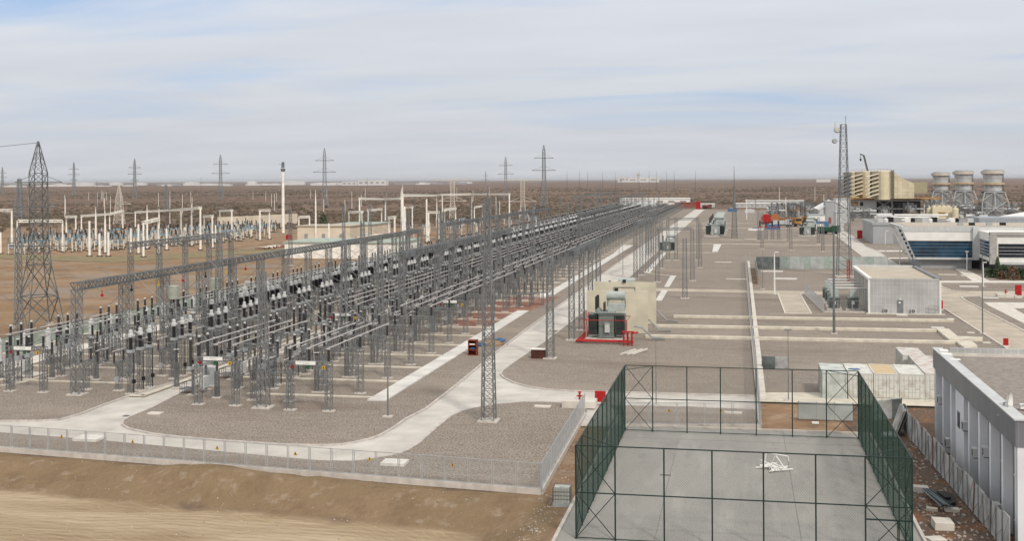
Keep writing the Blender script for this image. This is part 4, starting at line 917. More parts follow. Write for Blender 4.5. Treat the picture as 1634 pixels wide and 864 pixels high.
lowwall('stained white corrugated sheet wall below the right containers', G(1392, 672), G(1439, 667), 1.75, [M_sheet, M_sheetw, M_sheetd], 3)
lowwall('dark weathered sheet wall left of the containers', G(1216, 588), G(1258, 590), 1.4, [M_sheetd, M_sheetw], 2)
lowwall('pale sheet barrier across the gravel near the small building', (3.6, 288), (35.0, 291.5), 3.0, [M_sheet, mat('pale green sheet', (.36, .42, .38), .6), M_sheet], 19)
lowwall('dark section of sheet barrier in front of the pale one, left', (3.9, 286.9), (9.4, 287.5), 3.0, [M_sheetd], 3)
lowwall('pale sheet barrier returning toward the camera', (3.6, 287.6), (3.6, 246), 2.9, [M_sheet], 10)
def container(label, x, y, L2, m, mr, w=2.35, h=2.6, door=True, rz=0):
    r = root('shipping_container', label, 'container', (x, y, 0), rz, 'shipping containers'); mb = MB()
    mb.box(-w / 2 + .04, .05, .15, w / 2 - .04, L2 - .05, h - .1)
    for i in range(int(L2 / .3)):
        for s in (-1, 1): mb.bar((s * (w / 2 - .02), .3 + i * .3, .2), (s * (w / 2 - .02), .3 + i * .3, h - .12), .12, .05)
    part('body', mb, m, r); fr = MB()
    for sx in (-1, 1):
        for yy in (.06, L2 - .06): fr.bar((sx * (w / 2 - .05), yy, 0), (sx * (w / 2 - .05), yy, h), .13)
        for z in (.08, h - .06): fr.bar((sx * (w / 2 - .05), 0, z), (sx * (w / 2 - .05), L2, z), .12)
    for yy in (.06, L2 - .06):
        for z in (.08, h - .06): fr.bar((-w / 2, yy, z), (w / 2, yy, z), .12)
    part('frame', fr, m, r); part('roof', MB().box(-w / 2 + .06, .1, h - .1, w / 2 - .06, L2 - .1, h - .03), mr, r)
    if door:
        for s in (-1, 1):
            d = part('door', MB().box(min(s * .03, s * (w / 2 - .14)), -.01, .2, max(s * .03, s * (w / 2 - .14)), .045, h - .16), m, r); lb = MB()
            for q in (.3, .75): lb.bar((s * q, -.04, .2), (s * q, -.04, h - .2), .022)
            for z in (.75, 1.35, 1.95): lb.bar((s * .05, -.02, z), (s * (w / 2 - .15), -.02, z), .02)
            lb.box(s * .52 - .18, -.05, 1.1, s * .52 + .18, -.02, 1.16); part('locking_bars', lb, mat('dull zinc', (.42, .42, .40), .6), d)
    return r
container('green grey container with plain front at the left end of the row', 9.2, 119.4, 6.0, M_contg, M_contg, door=False)
container('white container beside the green grey one with a blue scrap on top', 11.7, 119.6, 6.0, M_cont, M_cont)
container('white container with a tan sand coloured roof', 14.15, 119.7, 6.0, M_cont, M_tan)
container('white container with dark stained doors right of the tan roofed one', 16.6, 119.8, 6.0, M_cont, M_cont)
container('white container partly hidden by the building with rust streaked roof', 19.05, 119.9, 12.1, M_cont, M_contr, h=2.7)
container('rust streaked container standing behind the right end of the row', 18.6, 132.6, 6.0, M_cont, M_contr, h=2.6)
tag(mob('blue_tarp', MB().prism([(10.7, 121.9), (11.3, 121.5), (11.9, 121.8), (11.6, 122.4), (10.9, 122.3)], 2.6, 2.64), M_blue), 'blue scrap sheet lying on a white container roof', 'tarp')
# debris on the rubble strip
def slab(label, px, py, sx, sy, sz, rz, m=M_pale, name='concrete_slab'):
    x, y = G(px, py); o = mob(name, MB().box(-sx / 2, -sy / 2, -.15, sx / 2, sy / 2, sz), m, loc=(x, y, -.15)); o.rotation_euler = (0.02, .03, rz); return tag(o, label, 'slab')
slab('cream concrete block nearest the camera on the rubble strip', 1504, 838, 1.15, 1.3, .42, .05); slab('cream concrete slab at the head of the pipe bundle', 1469, 780, 1.0, .7, .3, .02)
slab('small broken slab left of the pipe bundle', 1487, 811, .7, .4, .14, -.1, M_cream_t); slab('flat slab right of the pipe bundle', 1519, 812, .9, .5, .16, .05); slab('half buried flat slab at the bottom edge', 1493, 858, 1.1, .8, .1, .4)
px_ = root('pipe_bundle', 'bundle of dark green pipes lying on slabs in the rubble', 'pipes', (*G(1492, 800), .18)); mb = MB()
for i in range(7): part('pipe', MB().tube((-.55 + .1 * i, 2.0, .06 + .05 * (i % 2)), (.05 + .12 * i, -2.2, .05 + .07 * (i % 3)), .05, 6), M_fencem if i % 2 else mat('pipe blue grey', (.14, .18, .19), .4), px_)
x, y = G(1498, 794); tag(mob('black_sheeting', MB().prism([(-.5, 1.3), (.3, 1.6), (.9, .8), (.7, -1.2), (.2, -1.8), (0, -.6)], -.1, .14).prism([(-.2, .8), (.4, 1), (.5, -.6), (.1, -.8)], .14, .3), M_black, loc=(x + .2, y, -.1)), 'black plastic sheeting beside the dark green pipe bundle', 'sheeting')
lp = root('leaning_panels', 'stack of dirty white panels leaning at the end of the sheet fence', 'panels', (*G(1436, 690), 0))
for i in range(4):
    mb = MB(); a = .12 * i; mb.add([(-.55 + a, -.9, 0), (-.55 + a, 1.4, 0), (.2 + a, 1.4, 2.2), (.2 + a, -.9, 2.0), (-.47 + a, -.9, 0), (-.47 + a, 1.4, 0), (.28 + a, 1.4, 2.2), (.28 + a, -.9, 2.0)], [(0, 3, 2, 1), (4, 5, 6, 7), (0, 4, 7, 3), (3, 7, 6, 2), (1, 2, 6, 5)])
    part('panel', mb, [M_sheetw, M_cream_t, M_black, M_sheetd][i], lp)
bg_ = MB()
for i in range(9): bg_.lathe([(.02, -.1), (.3, .02), (.28, .22), (.1, .34)], 7, rr.uniform(-.6, .6), rr.uniform(-.3, .3), 0)
tag(mob('plastic_bag', bg_, M_white, loc=(*G(1422, 695), -.1), smooth=True), 'crumpled white plastic sacks on the earth by the leaning panels', 'sacks')
tag(mob('scrap_paper', MB().box(-.3, -.2, 0, .3, .2, .15), M_white, loc=(*G(1301, 674), -.15)), 'white scrap lying on the brown earth behind the court', 'scrap')
tt = root('liquid_tote', 'clouded plastic liquid tote in a wire cage beside the green court cage', 'tote', (*G(897, 802), 0), .05)
part('tank', MB().box(-.52, -.5, .1, .52, .5, 1.05), M_plast, tt); part('pallet', MB().box(-.6, -.55, -.25, .6, .55, .1), M_cab, tt); cgm = MB()
for i in range(7):
    for yy in (-.56, .56): cgm.bar((-.58 + .193 * i, yy, .1), (-.58 + .193 * i, yy, 1.12), .025)
    for xx in (-.58, .58): cgm.bar((xx, -.56 + .187 * i, .1), (xx, -.56 + .187 * i, 1.12), .025)
for z in (.35, .6, .85, 1.12):
    for yy in (-.56, .56): cgm.bar((-.58, yy, z), (.58, yy, z), .025)
    for xx in (-.58, .58): cgm.bar((xx, -.56, z), (xx, .56, z), .025)
part('wire_cage', cgm, M_galv, tt); part('cap', MB().lathe([(.14, 0), (.14, .06)], 10, 0, 0, 1.05), M_head, tt)
pile = root('pipe_pile', 'heap of white frame pipes lying on the court', 'pipes', (*G(1236, 752), .04)); rp = random.Random(21)
for i in range(16):
    a = rp.uniform(0, pi); c = Vector((rp.uniform(-.5, .7), rp.uniform(-.5, .6), .08 + .05 * (i % 6))); l_ = rp.uniform(.4, 1.0); dv = Vector((cos(a) * l_, sin(a) * l_ * .8, rp.uniform(-.12, .3) if i > 9 else .02))
    part('pipe', MB().tube(tuple(c - dv), tuple(c + dv), .05, 7), M_white, pile)
part('frame', MB().path([(-.8, .1, .05), (-.6, .2, 1.25), (1.0, .6, .95), (1.05, .5, .6)], .04, 6).path([(-.3, .9, .1), (.1, .5, 1.0), (.8, 0, .1)], .045, 6), M_white, pile)
struct('court_joint', MB().box(3.55, 66, .02, 3.6, 103.3, .026).box(-11.1, 98.6, .02, 10.75, 98.66, .026).box(-5.2, 66, .02, -5.16, 98.6, .025), mat('joint filler', (.18, .175, .165), .9))
struct('court_drain', MB().box(-5.9, 86.3, .02, -5.1, 86.6, .035), M_grid)
# inspection slabs on the gravel
for i, (px, py, w, d, l) in enumerate(((630, 741, 1.9, 1.5, 'white inspection cover by the front fence'), (143, 702, 2.2, 1.7, 'white inspection cover behind the front fence left'), (248, 661, 1.3, .9, 'pale cover slab on gravel left of the middle bed'), (372, 631, 0, 0, ''),
        (1154, 419, 4.3, 1.0, 'pale slab lying right of zigzag trench cover'), (1175, 446, 4.4, .9, 'pale slab near the long receding fence'), (1232, 434, 5.0, 1.2, 'raised pale slab behind the white lamp'), (1253, 446, 5.0, 1.6, 'raised pale slab right of the white lamp'),
        (1512, 439, 3.9, 1.0, 'pale slab in front of the glass building'), (1545, 441, 3.2, 1.4, 'raised pale block in front of the glass building'), (1546, 458, 3.6, 1.8, 'white slab beside the curved road'), (1579, 476, 2.9, 1.2, 'white slab on the traffic island'), (1496, 524, 1.8, 1.0, 'white slab right of the cable channels'),
        (1517, 510, 1.0, .8, 'small white slab by the road edge'), (1549, 532, 1.0, .7, 'small flat slab by the road, middle one'), (1574, 548, 1.0, .7, 'small flat slab by the road nearest the camera'), (1170, 660, 1.6, .6, 'pale slab on gravel behind the court'), (866, 650, 1.6, .8, 'pale slab near the red hydrant'), (1224, 382, 4.5, 1.2, 'pale slab far off by the lattice columns'), (1198, 382, 4.5, 1.2, 'second pale slab far off by the lattice columns'))):
    if not w: continue
    x, y = G(px, py); hh = .22 if 'raised' in l or 'inspection' in l else .12
    tag(mob('cover_slab', MB().box(-w / 2, -d / 2, 0, w / 2, d / 2, hh), M_pale if 'white' not in l else mat('cover slab concrete', (.62, .60, .56), .85, var=.1), loc=(x, y, 0)), l, 'cover slab')
for px, py, l in ((735, 666, 'dark drain grate in the road at the junction'), (204, 663, 'dark drain grate at the inner road mouth')):
    tag(mob('drain_grate', MB().box(-.45, -.3, 0, .45, .3, .02), M_grid, loc=(*G(px, py), -.088)), l, 'drain')
# hydrants, red boards, boxes
def hydrant(label, px, py, s=1.0):
    r = root('hydrant', label, 'hydrant', (*G(px, py), 0)); part('plinth', MB().box(-1.6 * s, -1.0, 0, 1.6 * s, 1.0, .65), M_pale, r)
    part('valve', MB().tube((0, 0, .65), (0, 0, 1.35), .1, 8).tube((-.28, 0, 1.0), (.28, 0, 1.0), .08, 8).lathe([(.2, 0), (.22, .05), (.05, .12)], 10, 0, 0, 1.35), M_red, r)
hydrant('red hydrant on a pale plinth by the mesh fence return', 925, 649); hydrant('red hydrant on a pale plinth on the traffic island', 1605, 475)
def board(label, px, py, w, h, m=M_red, d=.25, legs=True, name='fire_cabinet', z0=.2):
    r = root(name, label, 'fire cabinet', (*G(px, py), 0)); part('body', MB().box(-w / 2, -d / 2, z0, w / 2, d / 2, z0 + h), m, r); part('door', MB().box(-w / 2 + .06, -d / 2 - .02, z0 + .06, w / 2 - .06, -d / 2, z0 + h - .06), m, r)
    if legs: part('base', MB().box(-w / 2 - .1, -.3, 0, w / 2 + .1, .3, z0), M_pale, r)
board('red fire cabinet beside the green cage corner', 958, 645, 1.05, 1.05); board('red fire cabinet on the traffic island', 1625, 476, 1.1, 1.9, z0=.5); board('red fire cabinet at the corner of the small silver building', 1502, 495, .5, 1.35)
board('red fire cabinet beside the road near the white building roof', 1605, 554, .6, .9); board('red fire cabinet against the grey annex wall', 1372, 382, 1.8, 3.0)
rc = root('rust_red_crate', 'open rust red crate standing beside the white trench cover path', 'crate', (*G(755, 567), 0)); part('case', MB().box(-.55, -.5, 0, -.48, .5, 1.9).box(.48, -.5, 0, .55, .5, 1.9).box(-.55, .43, 0, .55, .5, 1.9).box(-.55, -.5, 0, .55, .5, .08).box(-.55, -.5, 1.82, .55, .5, 1.9), M_rust, rc)
part('shelf', MB().box(-.48, -.5, .62, .48, .43, .7).box(-.48, -.5, 1.25, .48, .43, 1.32), M_rust, rc); part('contents', MB().tube((-.35, -.2, .82), (.3, -.2, .84), .1, 8), M_blue, rc); part('label_panel', MB().box(-.35, -.52, 1.34, .35, -.5, 1.5), M_white, rc)
tag(mob('sand_heap', MB().lathe([(2.2, 0), (1.5, .4), (.6, .7), (.05, .8)], 14), M_dirt, loc=(*G(780, 550), -.02), smooth=True), 'low heap of brown sand beside the rust red crate', 'sand heap')
for px, py, l in ((797, 546, 'crumpled blue sheet at the road edge'), (768, 553, 'blue hose lying on the sand heap')):
    tag(mob('blue_sheet', MB().prism([(-.8, -.2), (.1, -.35), (.9, 0), (.4, .4), (-.5, .3)], 0, .3).prism([(-.3, -.1), (.4, 0), (.1, .3)], .3, .42), M_blue, loc=(*G(px, py), .1)), l, 'sheet')
bb = root('brown_box', 'dark brown site box with white lid at the road edge', 'box', (*G(860, 572), 0)); part('body', MB().box(-.9, -.5, 0, .9, .5, 1.1), M_brownb, bb); part('lid', MB().box(-.93, -.53, 1.1, .93, .53, 1.17), M_white, bb)
# lamps and poles
def lamp(label, px, py, h, m, arm=.0, r0=.09, head=True, group='lamp posts'):
    r = root('lamp_post', label, 'lamp post', (*G(px, py), 0), 0, group)
    part('pole', MB().tube((0, 0, 0), (0, 0, h), r0, 8, r0 * .55), m, r); part('base', MB().box(-.45, -.35, -.05, .45, .35, .12), M_foot, r)
    if head: part('lamp_head', MB().bar((0, 0, h), (arm, -.1, h + .1), .07).box(arm - .35, -.25, h + .05, arm + .35, .05, h + .18), m, r)
lamp('tapered grey pole standing on the gravel left of the main road', 619, 666, 7.0, M_galv, head=False)
lamp('white lamp post by the concrete driveway', 1236, 470, 7.9, M_white, arm=.4, r0=.16); lamp('white lamp post left of the two behind the sheet barrier', 1413, 425, 8.7, M_white, arm=.4, r0=.13); lamp('white lamp post right of the two behind the sheet barrier', 1436, 424, 6.3, M_white, arm=.4, r0=.13)
lamp('white lamp post below the glass building', 1543, 434, 4.6, M_white, r0=.13); lamp('white lamp post in front of the shrubs', 1569, 458, 4.8, M_white, arm=.3, r0=.13)
lamp('tall thin grey lamp post at the road beside the cable channels', 1568, 533, 11.0, M_galvd, arm=.8, r0=.1); lamp('thin pale lamp post behind the court far fence', 1047, 648, 6.6, M_galv, r0=.045, head=False); lamp('thin pale lamp post among the container side gravel', 1258, 640, 6.9, M_galv, r0=.05)
lamp('tall grey pole in front of the small transformers', 1331, 533, 14.4, M_galvd, r0=.2, head=False); lamp('thin grey pole in front of the main transformer channels', 1047, 588, 0.1, M_galv, head=False) if False else None
lamp('thin pale pole left of the far trench cover', 988, 420, 7, M_galv, r0=.07, head=False); lamp('thin pale pole between path and main road', 994, 440, 7, M_galv, r0=.07, head=False); lamp('thin grey pole beside the long receding fence', 1217, 462, 8, M_galv, r0=.06, head=False)
for i, (px, py) in enumerate(((1110, 322), (1076, 322), (1036, 322), (1020, 321), (982, 321), (962, 321), (938, 322), (925, 323), (905, 325), (1064, 321), (1048, 321))):
    x, y = G(px, py); r = root('lightning_mast', 'distant thin lightning mast against the sky, %s from the right' % ORD[[0, 1, 5, 6, 7, 8, 9, 10, 11, 2, 3][i]] if i else 'distant thin lightning mast against the sky, rightmost over the red wall', 'lightning mast', (x, y, 0), 0, 'distant lightning masts'); part('shaft', MB().tube((0, 0, 0), (0, 0, 20), .32, 5, .2), M_galvd, r); part('needle', MB().tube((0, 0, 20), (0, 0, 30), .18, 5, .1), M_galvd, r)
x, y = G(1172, 380); r = root('lightning_mast', 'tall grey needle mast standing right of the near distant transformer', 'lightning mast', (x, y, 0)); part('lattice', MB().lat(0, 0, 0, 11, 2.0, 1.2, 8, .2, .12), M_galvd, r); part('shaft', MB().tube((0, 0, 11), (0, 0, 19), .55, 8, .35), M_galvd, r); part('needle', MB().tube((0, 0, 19), (0, 0, 26.7), .18, 6, .06), M_galvd, r)
# ================================================================== TRANSFORMERS
def transformer(label, x, y, s=1.0, pale=False, rz=0, group=None, cons='r'):
    r = root('power_transformer', label, 'transformer', (x, y, 0), rz, group); r.scale = (s, s, s); mt = M_tankl if pale else M_tank
    part('plinth', MB().box(-2.9, -1.9, -.05, 2.9, 2.1, .28), M_foot, r)
    tk = part('tank', MB().box(-1.0, -1.5, .45, 1.0, 1.5, 3.2).box(-1.15, -1.6, 3.2, 1.15, 1.6, 3.32).box(-1.1, -1.55, .35, 1.1, 1.55, .5), mt, r)
    rb_ = MB()
    for k in range(5): rb_.box(-.9 + k * .42, -1.58, .55, -.84 + k * .42, -1.5, 3.15)
    part('stiffeners', rb_, mt, tk); part('control_box', MB().box(-.15, -1.85, 1.0, .5, -1.58, 2.05), M_head, r)
    for sx in (-1, 1):
        for yy in (-1.2, .2):
            rd = MB()
            for k in range(13): rd.box(min(sx * 1.25, sx * 2.4), yy + k * .095, .7, max(sx * 1.25, sx * 2.4), yy + k * .095 + .035, 2.9)
            ra_ = part('radiator', rd, M_rad, r); part('header_pipe', MB().tube((sx * 1.0, yy + .6, 2.95), (sx * 2.4, yy + .6, 2.95), .09, 8).tube((sx * 1.0, yy + .6, .65), (sx * 2.4, yy + .6, .65), .09, 8), mt, ra_)
    part('conservator', MB().tube((-.2, 1.3, 5.0), (2.3, 1.3, 5.0), .52, 16).bar((.1, 1.3, 3.3), (.1, 1.3, 4.6), .15).bar((1.9, 1.3, 3.3), (1.9, 1.3, 4.6), .15), M_tankl, r)
    part('cable_box', MB().box(.2, -.9, 3.32, 2.4, .1, 4.2), M_tankl, r)
    for k in range(3): bs = part('bushing', MB().ins(-1.35 + .0, -1.0 + k * 1.0, 3.5, 1.6, .2, 10, 9), M_porc, r); part('turret', MB().tube((-.9, -1.0 + k, 3.1), (-1.35, -1.0 + k, 3.55), .26, 10), mt, bs)
    for k in range(3): part('small_bushing', MB().ins(-.35, -.7 + k * .6, 3.35, 1.0, .12, 6, 8), M_porc, r)
    fr = MB(); [fr.bar((a, -1.95, 0), (a, -1.95, 3.3), .07) for a in (-2.6, 2.6)]; fr.bar((-2.6, -1.95, 3.3), (2.6, -1.95, 3.3), .07); part('guard_frame', fr, M_tankl, r)
    return r
t1 = transformer('large grey green transformer with dark radiators in front of cream fire walls', -17.9, 158.6, 1.0); t1.scale = (1.02, 1.0, 1.18)
def firewall(label, xl, xr, y, h):
    r = root('fire_wall', label, 'fire wall', (0, 0, 0)); part('slab', MB().box(xl, y, -.1, xr, y + .4, h), M_cream, r)
    part('conduit', MB().path([(xl + 3, y - .06, h - 2.2), (xl + 3, y - .06, h - .8), (xr - 3.2, y - .06, h - .8), (xr - 3.2, y - .06, h - 2.4)], .05, 5), M_galvd, r)
    part('floodlight', MB().box((xl + xr) / 2 - .35, y - .3, h - .02, (xl + xr) / 2 + .15, y + .15, h + .38), M_black, r)
    return r
firewall('nearer cream fire wall directly behind the main transformer', -21.6, -12.9, 165.6, 6.0); firewall('taller cream fire wall behind the nearer one', -21.9, -12.5, 176.6, 6.3)
transformer('transformer hidden behind the cream fire walls with pale tank on top', -19.0, 184.5, 1.12, True)
rp_ = root('sprinkler_pipes', 'bright red fire water pipework around the main transformer', 'pipework', (0, 0, 0))
pts = [G(922, 545), G(1002, 548), G(946, 510)]
for k in range(3):
    o = .42 * k; part('pipe', MB().path([(-13.9 - .1 * k, 153.9 + o, .35), (-21.6 + o * .8, 154.2 + o, .35), (-21.4 + o * .8, 163.5, .35), (-21.4 + o * .8, 163.5, 3.2)], .12, 8), M_red, rp_)
part('sprinkler_ring', MB().path([(-20.8, 156.2, 2.9), (-15.0, 156.2, 2.9), (-15.0, 161.5, 2.9), (-20.8, 161.5, 2.9), (-20.8, 156.2, 2.9)], .05, 6).path([(-20.8, 156.2, 0), (-20.8, 156.2, 2.9)], .06, 6).path([(-15, 156.2, 0), (-15, 156.2, 2.9)], .06, 6), M_red, rp_)
for k in range(3): part('valve_stand', MB().tube((-15.1 + .55 * k, 152.8, 0), (-15.1 + .55 * k, 152.8, 1.9), .11, 8).tube((-15.1 + .55 * k, 152.8, .9), (-15.1 + .55 * k, 154.2, .9), .1, 8), M_red, rp_)
part('valve_stand', MB().tube((-15.3, 152.8, 1.85), (-13.8, 152.8, 1.85), .11, 8).tube((-15.3, 152.8, .5), (-13.8, 152.8, .5), .11, 8).lathe([(.45, -.1), (.5, 0), (.45, .1)], 12, -13.7, 153.4, 1.7), M_red, rp_)
for k, (y, x0, w_) in enumerate(((158.2, -12.6, 'nearest'), (167.0, -12.3, 'middle'), (178.2, -11.9, 'farthest'))):
    r = root('cable_loop', 'bent grey power cables entering the %s raised channel beside the fire walls' % w_, 'cables', (0, 0, 0), 0, 'power cable loops')
    for q in range(3): part('cable', MB().path([(x0 - 1.6, y + .35 * q, 1.9), (x0 - .5, y + .35 * q, 1.7), (x0 + .9, y + .35 * q, .35), (x0 + 2.6, y + .35 * q, .25)], .09, 6), M_galv, r)
x, y = G(1004, 565); r = root('timber_stack', 'short pale timber beams lying beside the red pipework', 'timber', (x, y, 0))
for k, (dx, dy) in enumerate(((0, 0), (.8, .2), (1.4, .6))): part('beam', MB().bar((dx - .9, dy - 1.8, .15), (dx + .6, dy + 2.4, .2), .22), M_pale, r)
for i, (y, l) in enumerate(((447, 'nearest of the pale transformers lined up beyond the cream walls'), (470, 'second of the pale transformers lined up beyond the cream walls'), (496, 'third of the pale transformers lined up beyond the cream walls'))):
    transformer(l, -9.2, y, 1.42, True)
transformer('pale transformer right of the orange machinery', 25.0, 452, 1.15, True); transformer('pale transformer behind the right distant one', 27, 478, 1.2, True)
transformer('small grey transformer beyond the cream fire walls by the road', -21.5, 352, .95)
# equipment group with red supports (left of the right distant transformer)
r = root('bushing_stand', 'dark bushings on grey frames with red collars left of the right distant transformer', 'bushings', (10.5, 428, 0))
for k in range(4): part('frame', MB().lat(-3.4 + k * 2.2, 0, 0, 4.2, 1.0, 1.0, 4, .12, .08), M_galvd, r); part('bushing', MB().ins(-3.4 + k * 2.2, 0, 4.2, 2.6, .35, 8, 8), M_porc, r); part('collar', MB().cb(-3.4 + k * 2.2, 0, 4.2, 1.1, 1.1, .5), M_red, r)
# ================================================================== SMALL SILVER BUILDING AND ITS TRANSFORMERS
sb = root('switch_building', 'small silver panelled building with sand coloured roof and grey door', 'building', (20.6, 195.2, 0))
SW, SD, SH = 10.7, 27.0, 5.75
part('wall', MB().box(0, 0, -.1, SW, SD, SH - .35), M_clad, sb); part('roof', MB().box(.35, .3, SH - .35, SW - .35, SD - .3, SH - .2), M_roofs, sb)
pr = part('parapet', MB().box(-.05, -.05, SH - .35, SW + .05, .3, SH), M_clad, sb); part('parapet', MB().box(-.25, .3, SH - .35, .35, SD, SH + .05), M_white, sb); part('parapet', MB().box(SW - .35, .3, SH - .35, SW + .3, SD, SH + .1), M_cladg, sb); part('parapet', MB().box(.35, SD - .3, SH - .2, SW - .35, SD, SH + .2), M_head, sb)
part('corner_trim', MB().box(-.28, -.08, 0, .02, .2, SH - .3), M_white, sb); part('corner_trim', MB().box(SW - .02, -.08, 0, SW + .28, .25, SH - .3), M_white, sb)
part('plinth', MB().box(-.6, -.55, -.1, SW + .8, -.02, .16), M_pale, sb)
d = part('door', MB().box(4.2, -.08, .12, 5.15, -.01, 2.25), mat('grey door', (.17, .18, .19), .5), sb); part('handle', MB().box(4.98, -.13, 1.1, 5.05, -.08, 1.2), M_head, d); part('door_sign', MB().box(4.45, -.1, 1.75, 4.75, -.08, 2.0), M_white, d); part('door_lamp', MB().box(4.5, -.2, 2.32, 4.8, -.02, 2.45), M_white, sb)
part('threshold', MB().box(3.9, -2.3, -.02, 5.6, -.55, .08), M_pale, sb); fr = MB()
for a in (8.9, 10.4): fr.bar((a, -.5, .15), (a, -.5, 1.5), .05)
fr.bar((8.9, -.5, 1.5), (10.4, -.5, 1.5), .05).bar((8.9, -.5, .8), (10.4, -.5, .8), .05); part('guard_rail', fr, M_galv, sb)
for k in range(7): part('side_rib', MB().box(-.2, 2 + k * 3.6, 0, 0, 2.3 + k * 3.6, SH - .35), M_cream2 if k % 2 else M_head, sb)
K_ac2 = Kit('air_conditioner', 'air conditioner', [('casing', MB().box(-.42, -.3, 0, .42, .1, .75), M_head), ('fan_grille', MB().tube((-.08, -.31, .37), (-.08, -.34, .37), .27, 14), M_grid, [('hub', MB().tube((-.08, -.34, .37), (-.08, -.36, .37), .08, 8), M_head)])])
K_ac2.place('cream air conditioner left of the grey door', (20.6 + 2.5, 195.0, .18)); K_ac2.place('cream air conditioner right of the grey door', (20.6 + 6.7, 195.0, .18))
K_aux = Kit('auxiliary_transformer', 'transformer', [('tank', MB().box(-.9, -.7, .3, .9, .7, 2.2), M_tank), ('radiator', MB().box(-.8, -1.1, .5, -.1, -.72, 1.9), M_rad), ('radiator', MB().box(.1, -1.1, .5, .8, -.72, 1.9), M_rad), ('cable_box', MB().box(-.5, -.4, 2.2, .7, .5, 3.3), M_tankl), ('rating_plate', MB().box(-.2, -1.13, 1.0, .2, -1.1, 1.5), M_white), ('base', MB().box(-1.2, -1.2, 0, 1.2, 1.1, .3), M_foot)])
for k, l in enumerate(('nearest left', 'nearest right')): K_aux.place('small dark auxiliary transformer beside the silver building, %s' % l, (15.4 + 3.0 * k, 200.5, 0), group='auxiliary transformers')
for k, l in enumerate(('second', 'third', 'rearmost')): K_aux.place('small dark auxiliary transformer beside the silver building, %s in the line' % l, (15.6, 206 + 5.5 * k, 0), group='auxiliary transformers')
r = root('bus_duct', 'pale horizontal duct pipes from the auxiliary transformers into the silver building', 'duct', (0, 0, 0))
for k in range(4): part('pipe', MB().tube((15.6, 200.5 + 5.5 * k, 3.6), (20.6, 200.5 + 5.5 * k, 3.6), .13, 8), M_head, r)
meshfence('small mesh enclosure fence around the auxiliary transformers', [(20.2, 196.0), (13.4, 196.0), (12.0, 226)], h=2.0, pitch=2.5)
r = root('red_mast', 'red and white painted lattice mast behind the silver building', 'mast', (*G(1354, 452), 0)); part('lattice', MB().lat(0, 0, 0, 4.8, .55, .55, 6, .09, .05), M_red, r); part('base', MB().cb(0, 0, 0, 1.3, 1.3, .15), M_foot, r)
# ================================================================== TELECOM MAST
x, y = 22.8, 268; r = root('telecom_mast', 'tall square lattice telecom mast with dish antennas in front of the power plant', 'mast', (x, y, 0), .1)
part('lattice', MB().lat(0, 0, 0, 34.0, 2.9, 1.15, 20, .12, .055), M_galvd, r); part('footing', MB().cb(0, 0, -.05, 4.2, 4.2, .25), M_foot, r)
for (dx, z, q) in ((-1.3, 32.8, .75), (-1.9, 30.3, .6)):
    part('antenna', MB().tube((dx, -.3, z), (dx, .35, z), q * .75, 14, q), M_cab if z < 31 else M_head, r); part('antenna_arm', MB().bar((dx, 0, z), (-.5, 0, z), .08), M_galvd, r)
part('lightning_rod', MB().tube((.5, 0, 34), (.5, 0, 36), .05, 5).bar((.2, 0, 35.3), (.8, 0, 35.3), .05), M_galvd, r); part('panel_antenna', MB().box(-1.9, -.2, 32.5, -1.6, .2, 34.6), M_head, r)
# ================================================================== CONTROL BUILDING WITH BLUE GLASS
ax, ay = G(1471, 429.5); bx2, by2 = G(1551, 429.5); y0 = (ay + by2) / 2
cbd = root('control_building', 'white control building with sloping side and long blue glass bands', 'building', (0, 0, 0))
Z1, Z2, Z3, Z4 = 2.25, 2.75, 6.75, 10.2; Xr = bx2
def trap(mb, z0, z1, ya, yb, xr, k=.44):   # left side leans out towards the top
    xa = ax - 1.2 - (z0 - Z1) * k; xb = ax - 1.2 - (z1 - Z1) * k
    return mb.add([(xa, ya, z0), (xr, ya, z0), (xr, yb, z0), (xa, yb, z0), (xb, ya, z1), (xr, ya, z1), (xr, yb, z1), (xb, yb, z1)], [(0, 3, 2, 1), (4, 5, 6, 7), (0, 1, 5, 4), (1, 2, 6, 5), (2, 3, 7, 6), (3, 0, 4, 7)])
part('ground_floor', MB().box(ax, y0 + 1.2, -.1, Xr, y0 + 22, Z1), M_grey, cbd); part('floor_slab', trap(MB(), Z1, Z2, y0 - .25, y0 + 23, Xr), M_head, cbd)
gl = part('window_band', trap(MB(), Z2, Z3, y0 + .25, y0 + 22, Xr), M_glass, cbd); tr_ = MB()
for z in (3.5, 4.35, 5.2, 6.0): xa = ax - 1.2 - (z - Z1) * .44; tr_.bar((xa, y0 + .2, z), (Xr, y0 + .2, z), .045, .045)
part('mullions', tr_, mat('mullion grey', (.20, .26, .31), .5), gl); part('upper_wall', trap(MB(), Z3, 9.0, y0, y0 + 22.5, Xr), M_white, cbd); part('roof_fascia', trap(MB(), 9.0, Z4, y0 - .12, y0 + 23, Xr), M_head, cbd)
part('roof', MB().box(ax - 3.5, y0 + .6, Z4, Xr + 45, y0 + 22.5, Z4 + .12), M_roofs, cbd)
sm = MB()      # slanted window strip with grey frame on the left flank
for q in range(2):
    o = -.35 - q * .9
    sm.bar((ax - 1.2 + o, y0 - .3 - q * .3, Z1), (ax - 1.2 - (Z4 - Z1) * .44 + o, y0 - .3 - q * .3, Z4), .55)
part('flank_frame', sm, M_grey, cbd); sm = MB()
for k in range(7):
    z = Z1 + .6 + k * 1.0; xx = ax - 1.2 - (z - Z1) * .44 - .85; sm.box(xx - .22, y0 - .75, z, xx + .3, y0 - .4, z + .6)
part('flank_window', sm, M_glassd, cbd); tag(cbd.children[-1], 'column of small dark windows on the sloping flank')
wx, wy = G(1583, 439); xl = Xr
part('pillar', MB().box(Xr, y0 - .8, Z1, Xr + 1.4, y0 + .6, Z4), M_head, cbd)
